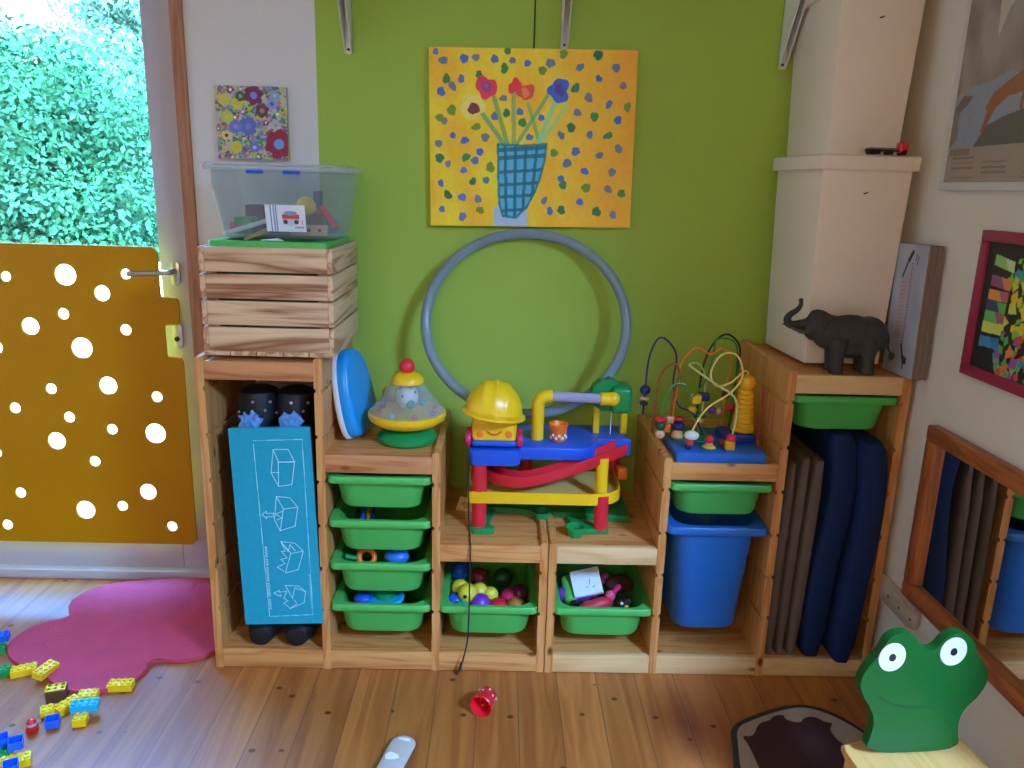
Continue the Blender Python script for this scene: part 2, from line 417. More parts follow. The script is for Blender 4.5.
w.box(vx0, vx0 + .06, WF - .14, WF - .08, vz0, vz1).box(vx1 - .06, vx1, WF - .14, WF - .08, vz0, vz1).box(vx0, vx1, WF - .14, WF - .08, vz0, vz0 + .06).box(vx0, vx1, WF - .14, WF - .08, vz1 - .06, vz1)
win = struct(w.build('fill_window', white_m, smooth=0))  # unseen window added to give warm fill from behind the camera
MB().box(vx0 + .05, vx1 - .05, WF - .113, WF - .107, vz0 + .05, vz1 - .05).build('window_pane', glass_m, win)

# door casing (brown wood), door leaf with glass, threshold
casing_m = wood('casing_wood', (176, 118, 84), (150, 94, 64), 'Z', 26, .5, False)
struct(MB().box(DX1 - .004, -.133, -.012, .1, 0, DZ + .03, .002).build('trim_1', casing_m))
struct(MB().box(DX0, DX1, -.012, .0, DZ, DZ + .03, .002).build('trim_2', casing_m))
upvc = pm('white_door_lacquer', (184, 178, 188), .35, .02)
dy0, dy1 = .085, .135
d = MB().box(-.292, -.17, dy0, dy1, .03, DZ, .004).box(DX0, -1.24, dy0, dy1, .03, DZ, .004).box(-1.24, -.292, dy0, dy1, .03, .15, .004).box(-1.24, -.292, dy0, dy1, DZ - .12, DZ, .004)
door = struct(d.build('door_1', upvc))
MB().box(-1.25, -.285, .108, .114, .14, DZ - .1).build('glass_pane', glass_m, door)
MB().box(DX0, -.17, .055, .15, 0, .034, .004).build('threshold', pm('grey_threshold', (190, 186, 192), .4), door)
h = MB().prism(rr2(.03, .075, .012, 5, -.244, 1.063), dy0 - .008, dy0, 'Y', .002).tube(spline([(-.244, dy0, 1.068), (-.244, dy0 - .045, 1.068), (-.254, dy0 - .052, 1.067), (-.276, dy0 - .053, 1.066), (-.372, dy0 - .053, 1.062)], 6), .009)
MB.build(h, 'door_handle', silver_m, door)
MB().prism(rr2(.032, .085, .012, 5, -.251, .862), dy0 - .008, dy0, 'Y', .002).build('lock_plate', silver_m, door)
MB().cyl((-.252, dy0 - .008, .85), (-.252, dy0 - .012, .85), .008).build('lock_keyhole', black_m, door)

# yellow perforated guard panel on the door
def panel():
    import mathutils
    out = [(-1.2, .15), (-.235, .15), (-.22, .165), (-.22, .785), (-.226, .797), (-.268, .8), (-.27, .806), (-.27, .896), (-.266, .902), (-.228, .904), (-.221, .912), (-.221, .978), (-.227, .988), (-.272, .992), (-.276, 1.0), (-.274, 1.13), (-.29, 1.147), (-1.2, 1.147)]
    hs = [(-.748, 1.044, .0157), (-.564, 1.054, .0329), (-.456, .999, .0243), (-.377, 1.061, .0157), (-.691, .889, .0272), (-.583, .931, .0172), (-.393, .885, .0172), (-.803, .818, .017), (-.537, .823, .0329), (-.466, .701, .0286), (-.649, .686, .0172), (-.313, .667, .0172), (-.772, .619, .0172), (-.601, .592, .0172), (-.467, .554, .0172), (-.328, .543, .0329), (-.651, .51, .0286), (-.534, .442, .0172), (-.369, .338, .0272), (-.79, .326, .0172), (-.582, .269, .0314), (-.458, .286, .0172), (-.848, .21, .0172), (-.299, .215, .0172), (-.85, .465, .015), (-.9, .7, .03), (-.95, .95, .025), (-1.0, .5, .03), (-1.05, .8, .02), (-.96, .3, .022)]
    pts = [Vector(p) for p in out]; edges = [(i, (i + 1) % len(out)) for i in range(len(out))]
    loops = []
    for x, z, r in hs:
        b = len(pts); n = 28
        for k in range(n):
            pts.append(Vector((x + r * math.cos(2 * math.pi * k / n), z + r * math.sin(2 * math.pi * k / n))))
        edges += [(b + k, b + (k + 1) % n) for k in range(n)]
        loops.append((x, z, r))
    vs, es, fs, *_ = mathutils.geometry.delaunay_2d_cdt(pts, edges, [], 2, 1e-6)
    bm = bmesh.new(); bv = [bm.verts.new((v.x, .03, v.y)) for v in vs]
    def in_out(c):
        k = False
        for i in range(len(out)):
            (x0, y0), (x1, y1) = out[i], out[(i + 1) % len(out)]
            if (y0 > c.y) != (y1 > c.y) and c.x < (x1 - x0) * (c.y - y0) / (y1 - y0) + x0: k = not k
        return k
    for f in fs:
        c = sum((vs[i] for i in f), Vector((0, 0))) / len(f)
        if any((c.x - x) ** 2 + (c.y - z) ** 2 < r * r * .98 for x, z, r in loops) or not in_out(c): continue
        bm.faces.new([bv[i] for i in f])
    for v in list(bm.verts):
        if not v.link_faces: bm.verts.remove(v)
    g = bmesh.ops.extrude_face_region(bm, geom=list(bm.faces))
    bmesh.ops.translate(bm, vec=(0, .008, 0), verts=[e for e in g['geom'] if isinstance(e, bmesh.types.BMVert)])
    mb = MB(); mb.bm.free(); mb.bm = bm; return mb
guard_m = pm('yellow_acrylic', (196, 138, 4), .45, .05, 4, spec=.2, trans=.12)
gp = solo(panel(), 'guard_panel', guard_m, 'yellow perforated guard panel with round holes screwed across the glazed door', 'panel')
s = MB()
for x, z in ((-.25, .18), (-.245, .945)): s.lathe([(.0, .012), (.008, .012), (.008, 0)], 16, Matrix.Translation((x, .032, z)) @ Matrix.Rotation(R(90), 4, 'X'))
for i, (x, z) in enumerate(((-.26, .18), (-.245, .945))):
    MB().cyl((x, .0385, z), (x, dy0, z), .006, 12).build('spacer', silver_m, gp)

# ------------------------------------------------------------------ outdoors
struct(MB().box(-14, 8, .2, 22, -.3, -.12).build('ground', pm('pale_gravel', (214, 208, 196), .9, .15, 6), smooth=0))

struct(MB().box(-9, 1.5, 2.9, 3.1, -.12, .78, .01).build('wall_backdrop', pm('backdrop_white', (232, 230, 224), .9, .05, 6), smooth=0))  # added white backing so the guard panel holes look blown out
def tree(label, x, y, hgt, rad, col1, col2, n, seed, leaf=.06, z0=.2, shape=1.0, trunk=.08, group=None):
    rg = np.random.default_rng(seed)
    t = thing('leafy_tree', label, 'tree', (x, y, -.12))
    MB().tube([(0, 0, 0), (.05, 0, hgt * .35), (0, .04, hgt * .7), (0, 0, hgt * .95)], [trunk, trunk * .8, trunk * .5, trunk * .2], 10).build('trunk', pm('bark', (92, 74, 58), .9, .3, 20), t)
    nc = 60
    hh = z0 + (hgt - z0) * rg.random(nc)
    k = (hh - z0) / (hgt - z0); rr_ = rad * np.sqrt(np.clip(1 - np.abs(2 * k - .75) ** 2 / 1.7, .05, 1)) * shape
    an = rg.random(nc) * 2 * np.pi; q = rr_ * np.sqrt(rg.random(nc)) * .85
    cc = np.stack([q * np.cos(an), q * np.sin(an), hh], 1); cr = rad * (.22 + .22 * rg.random(nc))
    ci = rg.integers(0, nc, n)
    dirs = rg.normal(size=(n, 3)); dirs /= np.linalg.norm(dirs, axis=1)[:, None]
    P = cc[ci] + dirs * cr[ci][:, None] * (.55 + .45 * rg.random(n))[:, None]
    nn = dirs + rg.normal(size=(n, 3)) * .5; nn /= np.linalg.norm(nn, axis=1)[:, None]
    a = np.cross(nn, rg.normal(size=(n, 3))); a /= np.linalg.norm(a, axis=1)[:, None]; b = np.cross(nn, a)
    s = leaf * (.6 + .8 * rg.random(n))[:, None]
    V = np.stack([P - a * s, P - b * s * .55, P + a * s, P + b * s * .55], 1).reshape(-1, 3)
    F = np.arange(n * 4).reshape(n, 4)
    me = bpy.data.meshes.new('foliage'); me.from_pydata(V.tolist(), [], F.tolist())
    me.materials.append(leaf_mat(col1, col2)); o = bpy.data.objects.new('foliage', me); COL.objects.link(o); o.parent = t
    return t

def leaf_mat(c1, c2):
    key = 'leaf_%d_%d_%d' % tuple(c1)
    if key in MATS: return MATS[key]
    m, nt, out = new_mat(key); L = nt.links.new
    tc = N(nt, 'ShaderNodeTexCoord'); no = N(nt, 'ShaderNodeTexNoise'); no.inputs['Scale'].default_value = 2.2; no.inputs['Detail'].default_value = 4
    L(tc.outputs['Object'], no.inputs['Vector'])
    mx = N(nt, 'ShaderNodeMix', data_type='RGBA'); mx.inputs[6].default_value = rgba(c1); mx.inputs[7].default_value = rgba(c2); L(no.outputs['Fac'], mx.inputs[0])
    p = N(nt, 'ShaderNodeBsdfPrincipled'); p.inputs['Roughness'].default_value = .7; p.inputs['Specular IOR Level'].default_value = .15; L(mx.outputs[2], p.inputs['Base Color'])
    t = N(nt, 'ShaderNodeBsdfTranslucent'); L(mx.outputs[2], t.inputs['Color'])
    ms = N(nt, 'ShaderNodeMixShader'); ms.inputs[0].default_value = .22; L(p.outputs[0], ms.inputs[1]); L(t.outputs[0], ms.inputs[2]); L(ms.outputs[0], out.inputs[0])
    MATS[key] = m; return m
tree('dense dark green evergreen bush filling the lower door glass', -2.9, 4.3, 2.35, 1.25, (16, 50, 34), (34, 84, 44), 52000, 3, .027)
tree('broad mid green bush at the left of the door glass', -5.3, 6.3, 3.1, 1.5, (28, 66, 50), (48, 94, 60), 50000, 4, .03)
tree('tall pale bluish green tree rising beside the bright sky gap, right side', -4.3, 9.9, 5.4, 1.55, (56, 92, 78), (80, 118, 92), 46000, 5, .042)  # leaf colours from this tree on are paled to imitate haze and overexposure
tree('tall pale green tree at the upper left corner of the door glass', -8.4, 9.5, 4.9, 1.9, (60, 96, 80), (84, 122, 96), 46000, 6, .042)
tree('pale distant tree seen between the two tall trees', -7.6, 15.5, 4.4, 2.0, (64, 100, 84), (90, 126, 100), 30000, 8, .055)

# ------------------------------------------------------------------ stepped shelf units
NZ = [.187 + .1275 * k for k in range(6)]
UT = .022

def upright(mb, x0, x1, top, left, right, y0=-.44, y1=-.01):
    """side panel with the runner grooves cut into the faces that look at trays"""
    dp, hw = .0055, .006
    L, Rr = [], []
    for z in NZ:
        if z > top - .05: continue
        if right: Rr += [(x1, z - hw), (x1 - dp, z - hw + .001), (x1 - dp, z + hw - .001), (x1, z + hw)]
        if left: L += [(x0, z - hw), (x0 + dp, z - hw + .001), (x0 + dp, z + hw - .001), (x0, z + hw)]
    b = .004
    poly = [(x0, 0), (x1, 0)] + Rr + [(x1, top - b), (x1 - b, top), (x0 + b, top), (x0, top - b)] + list(reversed(L))
    mb.prism(poly, y0, y1, 'Y')
    return mb

def shelf_unit(label, loc, mirror, rails):
    W = .938
    t = thing('shelf_unit', label, 'shelf', loc)
    f = (lambda a, b: (W - b, W - a)) if mirror else (lambda a, b: (a, b))
    ups = [(0, .022, .91, False, True), (.306, .328, .91, True, True), (.616, .638, .66, True, True), (W - .022, W, .405, True, False)]
    for a, b, top, l, r in ups:
        x0, x1 = f(a, b)
        if mirror: l, r = r, l
        upright(MB(), x0, x1, top, l, r).build('side_panel', pineZ, t)
    for (a, b, top), m in zip(((.022, .306, .899), (.328, .616, .649), (.638, W - .022, .394)), rails):
        x0, x1 = f(a, b)
        MB().box(x0, x1, -.44, -.42, top - .05, top, .002).build('front_rail', m, t)
        MB().box(x0, x1, -.42, -.01, top - .022, top - .0005).build('top_board', pineX, t)
        MB().box(x0, x1, -.03, -.01, top - .06, top - .0222).build('back_rail', pineX, t)
    x0, x1 = .022, W - .022
    MB().box(x0, x1, -.4395, -.42, .002, .058, .002).build('base_rail', rails[3], t)
    MB().box(x0, x1, -.42, -.01, .036, .0575).build('base_board', pineX, t)
    return t
shelf_unit('stepped pine shelf unit on the left, tallest bay beside the door', (0, 0, 0), False, (pineXr, pineXr, pineX, pineX))
shelf_unit('stepped pine shelf unit on the right, tallest bay beside the mirror wall', (.9405, 0, 0), True, (pineXp, pineX, pineXp, pineXp))

# ------------------------------------------------------------------ storage trays
def tray_mesh(w, d, h, lip=.02, fl=.019, taper=.011, r=.045, th=.003):
    bw, bd = w - 2 * fl, d - 2 * fl * .7
    rs = [rr(bw - 2 * taper - .03, bd - 2 * taper - .03, r, 0), rr(bw - 2 * taper - .008, bd - 2 * taper - .008, r, .004), rr(bw - 2 * taper, bd - 2 * taper, r, .014),
          rr(bw, bd, r, h - lip * .7), rr(w - .012, d - .012, r * .55, h - lip * .7), rr(w - .003, d - .003, r * .5, h - lip), rr(w, d, r * .5, h - lip + .002), rr(w - .001, d - .001, r * .5, h - .004), rr(w - .006, d - .006, r * .5, h),
          rr(bw - .004, bd - .004, r, h), rr(bw - .010, bd - .010, r, h - .005), rr(bw - 2 * taper - 2 * th, bd - 2 * taper - 2 * th, r, .014), rr(bw - 2 * taper - .03, bd - 2 * taper - .03, r, .004)]
    return MB().loft(rs, True, True)
TW, TD, TH = .286, .40, .1
tr0 = solo(tray_mesh(TW, TD, TH), 'storage_tray', green_tray_m, 'green plastic tray directly under the shelf with the spinning top', 'tray', (0, 0, 0))
def tray(xc, k, label, first=False):
    o = tr0 if first else tr0.copy()
    if not first: COL.objects.link(o)
    o.location = (xc, -.24, NZ[k] + .017 - TH); o['label'] = label; o['group'] = 'green storage trays in the shelf units'
    return o
c2, c3, c4, c5, c6 = .472, .777, .9405 + .938 - .777, .9405 + .938 - .472, .9405 + .938 - .164
tray(c2, 3, 'green plastic tray directly under the shelf with the spinning top', True)
tray(c2, 2, 'second green tray down in the stack of four')
tray(c2, 1, 'third green tray down in the stack of four, orange ring toy inside')
tray(c2, 0, 'lowest green tray in the stack of four')
tray(c3, 0, 'green tray full of small coloured balls')
tray(c4, 0, 'green tray holding toy figures and a white square toy')
tray(c5, 3, 'green tray above the tall blue bin')
tray(c6, 5, 'green tray above the grey and blue cushions')
solo(tray_mesh(TW, TD, .335, .022, .026, .022, .05), 'storage_bin', blue_bin_m, 'deep blue plastic bin under a green tray', 'bin', (c5, -.24, NZ[2] + .017 - .335))

# things in the trays
def ball_thing(name, label, cat, c, r, m, group=None):
    return solo(MB().sphere((0, 0, 0), r), name, m, label, cat, c, (0, 0, 0), group)
b0 = NZ[0] + .017 - TH
lime_m = pm('lime_plastic', (214, 206, 60), .35); dred_m = pm('dark_red_plastic', (120, 30, 40), .4); dkgreen_m = pm('forest_plastic', (16, 80, 54), .4); pinkd_m = pm('plum_plastic', (100, 30, 80), .4); ochre_m = pm('ochre_plastic', (176, 110, 40), .45)
BL = [('blue ball at the back left of the ball tray', -.095, .02, .098, .028, dblue_m), ('dull yellow ball behind the yellow whistle ball', -.088, -.06, .084, .026, lime_m), ('blue ball at the front left of the ball tray', -.099, -.105, .064, .026, dblue_m),
      ('teal green ball at the front left corner of the tray', -.078, -.137, .054, .03, teal_m), ('purple ball at the front of the ball tray', -.026, -.128, .071, .03, purple_m), ('red ball at the front of the ball tray', .026, -.128, .061, .028, red_m),
      ('ochre ball right of the red ball', .078, -.118, .058, .029, ochre_m), ('small yellow ball between purple and red balls', .002, -.075, .072, .024, lime_m), ('yellow ball behind the purple ball', -.03, -.065, .078, .025, lime_m),
      ('dark red ball at the back of the ball tray', -.035, .03, .075, .027, dred_m), ('dark green ball at the back of the ball tray', .04, .02, .078, .03, dkgreen_m), ('plum ball at the right of the ball tray', .09, -.05, .062, .028, pinkd_m), ('magenta ball behind the ochre ball', .06, -.07, .06, .027, magenta_m)]
for lab, dx, dy, dz, r, m in BL:
    ball_thing('toy_ball', lab, 'ball', (c3 + dx, -.24 + dy, b0 + dz), r, m, 'small balls in the green tray')
wb = thing('whistle_ball', 'yellow ball with a small dark hole in the ball tray', 'ball', (c3 - .064, -.35, b0 + .094))
MB().sphere((0, 0, 0), .029).build('shell', lime_m, wb); MB().cyl((-.006, -.026, .004), (-.007, -.0295, .004), .005, 12).build('hole', black_m, wb)
# tray with figures
v = thing('toy_vehicle', 'green and purple toy vehicle with white square roof in the tray', 'toy', (c4 - .045, -.335, b0 + .115), (R(26), R(-14), R(0)))
MB().box(-.05, .03, -.03, .045, -.03, .0, .008).build('body', purple_m, v)
MB().box(-.064, -.03, -.04, .05, -.035, .01, .012, 3).build('bumper', green_tray_m, v)
P = Paint(.085, .08, 60, (214, 232, 242))
P.line((.05, .03), (.053, .045), .0012, (120, 140, 160)); P.line((.04, .025), (.044, .022), .0012, (120, 140, 160)); P.line((.058, .02), (.065, .024), .0012, (120, 140, 160))
o = sheet('roof_panel', P, .012, painted, v); o.location = (-.034, -.04, .014); o.rotation_euler = (R(-78), 0, 0)
MB().lathe([(.0, -.006), (.014, -.006), (.014, .006), (0, .006)], 20, Matrix.Translation((-.04, -.045, -.012)) @ Matrix.Rotation(R(90), 4, 'X')).build('wheel', black_m, v)
MB().lathe([(.0, -.006), (.014, -.006), (.014, .006), (0, .006)], 20, Matrix.Translation((.02, -.037, -.028)) @ Matrix.Rotation(R(90), 4, 'X')).build('wheel', black_m, v)
pk = pm('pink_plastic', (214, 70, 110), .4)
t = thing('toy_figure', 'pink toy figure lying beside the white square toy', 'toy', (c4 + .028, -.36, b0 + .1), (0, R(25), R(15)))
MB().sphere((0, 0, 0), .016, (1.0, .9, 1.1)).sphere((.0, 0, -.022), .02, (.9, .8, 1.2)).build('body', pk, t); MB().tube(spline([(.006, 0, .012), (.016, .01, .026), (.028, .02, .03)], 5), [.008] * 10 + [.005]).build('hair', magenta_m, t)
solo(MB().tube(spline([(-.05, 0, 0), (-.02, -.01, .012), (.02, 0, .02), (.045, .012, .012)], 6), [.006, .012, .014, .016, .018, .018, .018, .018, .018, .018, .018, .018, .017, .016, .014, .012, .01, .008, .006]), 'toy_snake', pm('crimson_rubber', (196, 40, 60), .5), 'crimson rubber piece across the front of the figure tray', 'toy', (c4 - .012, -.385, b0 + .072))
solo(MB().sphere((0, 0, 0), .022, (1, 1, .8)).sphere((.016, 0, .014), .011), 'toy_bear', pm('dark_plush', (38, 30, 30), .9), 'dark toy animal at the front right of the figure tray', 'toy', (c4 + .065, -.36, b0 + .068))
ball_thing('toy_bead', 'tiny white bead on the dark toy animal', 'bead', (c4 + .06, -.385, b0 + .09), .0045, white_m)
ball_thing('toy_bead', 'tiny yellow bead at the front rim of the figure tray', 'bead', (c4 + .074, -.388, b0 + .08), .006, lime_m)
ball_thing('toy_ball', 'purple ball at the left of the figure tray', 'ball', (c4 - .1, -.33, b0 + .085), .025, purple_m)
solo(MB().sphere((0, 0, 0), .022, (1.6, 1, .9)).sphere((.03, 0, .018), .014), 'toy_pony', pm('rose_plush', (150, 40, 70), .8), 'rose red plush piece at the back of the figure tray', 'toy', (c4 - .01, -.27, b0 + .1))
solo(MB().sphere((0, 0, 0), .03, (1.5, 1.1, .9)), 'plush_ball', pm('brown_plush', (74, 44, 40), .9), 'brown plush lump at the right of the figure tray', 'toy', (c4 + .07, -.26, b0 + .085))
# stack-of-four contents
z1, z2, z0_ = NZ[1] + .017 - TH, NZ[2] + .017 - TH, NZ[0] + .017 - TH
ring = thing('ring_toy', 'orange ring toy lying in the third green tray', 'toy', (c2 - .05, -.36, z1 + .082), (R(55), 0, R(20)))
MB().tube([(.022 * math.cos(a * .2618), .022 * math.sin(a * .2618), 0) for a in range(24)], .008, 10, True).build('hoop', orange_m, ring); MB().cyl((-.03, 0, 0), (-.06, .01, 0), .008, 12).build('peg', dgreen_m, ring)
solo(MB().sphere((0, 0, 0), .03, (1.2, .9, .75)).box(-.012, .03, -.01, .012, .01, .028, .005), 'toy_boat', pm('bright_blue_plastic', (40, 120, 220), .35), 'blue rounded toy in the third green tray', 'toy', (c2 + .035, -.35, z1 + .08))
t = thing('saucer_toy', 'blue and green round toy in the lowest tray of the stack', 'toy', (c2 + .0, -.35, z0_ + .07))
MB().lathe([(0, 0), (.05, 0), (.056, .006), (.05, .012), (0, .01)], 32).build('rim', cyan_m, t); MB().lathe([(.03, .01), (.03, .03), (.022, .034), (0, .034)], 24).build('dome', dgreen_m, t)
solo(MB().sphere((0, 0, 0), .022, (1.2, 1, .8)), 'toy_fish', dblue_m, 'small blue toy at the left of the lowest tray in the stack', 'toy', (c2 - .062, -.365, z0_ + .078))
for dx, m, lab in ((-.075, black_m, 'black stick'), (-.06, dblue_m, 'blue stick'), (-.045, ochre_m, 'ochre stick'), (-.03, navy_m, 'navy stick')):
    solo(MB().box(-.005, .005, -.06, .06, -.005, .005, .002), 'toy_stick', m, lab + ' in the second green tray of the stack', 'stick', (c2 + dx, -.35, z2 + .075), (R(14), 0, R(6)), 'sticks in the second green tray')

# ------------------------------------------------------------------ left tall bay: black boots and teal folded box
fabric_navy = pm('black_rubber', (12, 13, 20), .55, .1, 20)
def boot(x, label):
    t = thing('tall_boot', label, 'boot', (x, -.3, .058))
    prof = [(-.085, .0), (-.085, .03), (-.07, .06), (-.035, .085), (.0, .11), (.0, .2)]
    # foot and leg as one lofted tube bending upward
    rings = []
    def ell(c, a, b, tilt, n=20):
        ct, st = math.cos(tilt), math.sin(tilt)
        return [(a * math.cos(2 * math.pi * i / n), c[1] + b * math.sin(2 * math.pi * i / n) * ct, c[2] + b * math.sin(2 * math.pi * i / n) * st) for i in range(n)]
    for c, a, b, tl in (((0, -.128, .03), .012, .010, 90), ((0, -.124, .031), .03, .026, 90), ((0, -.1, .038), .041, .038, 88), ((0, -.06, .046), .043, .045, 82), ((0, -.02, .06), .044, .055, 60), ((0, .0, .085), .045, .056, 35), ((0, .005, .13), .045, .054, 10), ((0, .0, .25), .048, .058, 0), ((0, -.005, .45), .054, .066, 0), ((0, -.01, .62), .058, .07, 0), ((0, -.015, .70), .057, .066, 0), ((0, -.016, .735), .05, .055, 0), ((0, -.016, .745), .03, .03, 0)):
        rings.append(ell(c, a, b, R(tl)))
    MB().loft(rings).build('boot_shaft', fabric_navy, t)
    for x_, z_ in ((.0, .735 - .02), (.042, .712), (-.046, .68), (.03, .69)):
        MB().sphere((x_, -.016 - .062 * math.sqrt(max(.05, 1 - (x_ / .06) ** 2)), z_), .0045).build('rivet', silver_m, t)
    return t
boot(.125, 'left tall black boot with silver rivets behind the teal box')
boot(.228, 'right tall black boot with silver rivets behind the teal box')

def teal_uv(x, y):
    v = (y - 18) / 732.0; l, r = 5 + 65 * v, 296 + 38 * v
    return ((x - l) / (r - l) * .218, (1 - v) * .572)
P = Paint(.218, .572, 250, (2, 158, 182))
tw, lc = .0009, (190, 236, 244)
def TL(pts, wd=tw, col=lc): P.path([teal_uv(*p) for p in pts], wd, col, .8)
TL([(95, 62), (268, 60), (300, 715), (152, 720), (95, 75)], .0007)
for a, b, c, d_ in (((165, 95), (218, 95), (240, 140), (183, 140)),):
    TL([a, b, c, d_, a]); TL([d_, (183, 228), (230, 222), c]); TL([a, (157, 178), (183, 228)])
TL([(157, 178), (185, 178)])
TL([(175, 265), (222, 270), (250, 305), (200, 312), (175, 265)]); TL([(200, 312), (188, 392), (240, 375), (250, 305)]); TL([(175, 265), (168, 350), (188, 392)])
TL([(125, 330), (140, 318), (140, 326), (165, 326), (165, 340), (140, 340), (140, 346), (125, 330)]); TL([(195, 320), (172, 330), (195, 345), (175, 352)])
TL([(190, 432), (240, 440), (268, 470), (225, 478), (190, 432)]); TL([(225, 478), (205, 552), (250, 540), (268, 470)]); TL([(190, 432), (205, 470), (192, 470), (212, 495), (190, 500), (205, 515), (178, 530), (200, 545)])
TL([(195, 440), (215, 470), (222, 445), (240, 468)], .001)
TL([(205, 600), (250, 603), (275, 625), (270, 668), (222, 690)]); TL([(205, 600), (230, 650), (238, 610), (275, 625)]); TL([(165, 630), (185, 618), (185, 626), (210, 622), (200, 650), (215, 660), (200, 668), (222, 690), (245, 672), (235, 655)]); TL([(165, 630), (190, 642), (190, 634)])
for k, (y0, y1) in enumerate(((452, 488), (498, 520), (530, 580), (590, 640), (652, 690))):
    for y in range(y0, y1, 7): TL([(135 + (y - 450) * .07, y), (141 + (y - 450) * .07, y + 3)], .0011)
for y in range(560, 690, 9): TL([(287 + (y - 560) * .05, y), (291 + (y - 560) * .05, y + 3)], .0008)
tb = thing('folded_box', 'teal folded fabric box with white line drawings in the tall left bay', 'box', (.092, -.444, .14), (R(-2), R(-2.2), 0))
o = sheet('printed_face', P, .006, painted, tb)
MB().box(.001, .217, .0062, .024, 0, .571, .004).build('fabric_panels', pm('teal_fabric', (6, 140, 160), .8, .06), tb)
for x, lab in ((.125, 'crumpled blue and white film tucked under the left boot top'), (.232, 'crumpled blue and white film tucked under the right boot top')):
    mb = MB(); bmesh.ops.create_icosphere(mb.bm, subdivisions=3, radius=.03)
    for vv in mb.bm.verts: vv.co *= 1 + .35 * math.sin(vv.co.x * 310 + x * 50) * math.sin(vv.co.z * 270)
    for vv in mb.bm.verts: vv.co.y *= .45
    solo(mb, 'plastic_film', pm('blue_white_film', (84, 140, 200), .2, .5, 90), lab, 'wrapper', (x, -.405, .722), (0, 0, 0), None, 20)

# ------------------------------------------------------------------ crate, tray in it, clear box with toys
cr = thing('wooden_crate', 'scorched pine slat crate standing on the tall left shelf bay', 'crate', (.022, -.425, .911))
CW, CD = .338, .355
def wob(): return (random.random() - .5) * .003
for k in range(4):
    z = .012 + k * .0685
    MB().box(.014, CW - .014, 0, .014, z, z + .0625, .002).build('slat', crateX, cr)
    MB().box(.014, CW - .014, CD - .014, CD, z, z + .0625, .002).build('slat', crateX, cr)
    MB().box(0, .0138, 0, CD, z, z + .0625, .002).build('slat', crateY, cr)
    MB().box(CW - .0138, CW, 0, CD, z, z + .0625, .002).build('slat', crateY, cr)
for x in (.016, CW - .040):
    for y in (.0142, CD - .0382): MB().box(x, x + .024, y, y + .024, .012, .27).build('corner_post', crateY, cr)
for k in range(5):
    x = .0 + k * .0682
    MB().box(x, x + .0645, 0, CD, 0, .0115, .001).build('bottom_slat', crateY, cr)
solo(tray_mesh(.304, .318, .2, .03, .03, .014, .03), 'green_box', green_tray_m, 'green plastic box sunk inside the scorched wooden crate', 'box', (.022 + CW / 2, -.425 + CD / 2, 1.205 - .2))
# clear lidded box
bx, by, bz = .205, -.235, 1.206
cb = thing('storage_box', 'clear plastic storage box with blue clips on the wooden crate', 'box', (bx, by, bz))
w0, d0, w1, d1, hh = .298, .225, .338, .27, .172
MB().loft([rr(w0 - .02, d0 - .02, .03, 0), rr(w0, d0, .03, .008), rr(w1 - .01, d1 - .01, .03, .12), rr(w1, d1, .03, .128), rr(w1, d1, .03, hh), rr(w1 + .018, d1 + .018, .03, hh + .002), rr(w1 + .018, d1 + .018, .03, hh + .008), rr(w1 - .006, d1 - .006, .03, hh + .008), rr(w1 - .006, d1 - .006, .03, .13), rr(w0 - .006, d0 - .006, .03, .012)]).build('box_body', clear_plastic('cloudy_plastic', (236, 240, 240), .09, .06), cb)
MB().loft([rr(w1 + .026, d1 + .026, .03, hh + .002), rr(w1 + .028, d1 + .028, .03, hh + .016), rr(w1 + .01, d1 + .01, .03, hh + .02), rr(w1 - .02, d1 - .02, .03, hh + .013), rr(w1 - .05, d1 - .05, .03, hh + .013)], False, True).build('lid', clear_plastic('cloudy_lid', (236, 240, 242), .22, .08), cb)
for x in (-.062, .03):
    MB().box(x, x + .042, -d1 / 2 - .024, -d1 / 2 - .012, hh - .006, hh + .004, .003).build('clip', dblue_m, cb)
P = Paint(.102, .07, 140, (226, 230, 236))
for a in (.012, .02, .026): P.rect(a, 0, a + .004, .07, (120, 150, 180))
P.disc(.064, .034, .022, (200, 204, 210), .018); P.rect(.042, .034, .086, .046, (206, 70, 60)); P.disc(.064, .049, .017, (120, 160, 190), .006); P.disc(.05, .026, .006, (60, 60, 70)); P.disc(.078, .026, .006, (60, 60, 70))
for k in range(6): P.line((.074 + k * .004, .01), (.076 + k * .004, .014), .001, (110, 80, 150))
P.line((.093, .02), (.094, .03), .001, (210, 80, 120))
ro = math.atan2((w1 - w0) / 2, .12)
o = sheet('picture_label', P, .001, painted, cb); o.location = (-.026, -d1 / 2 + .016, .022); o.rotation_euler = (R(13), 0, 0)
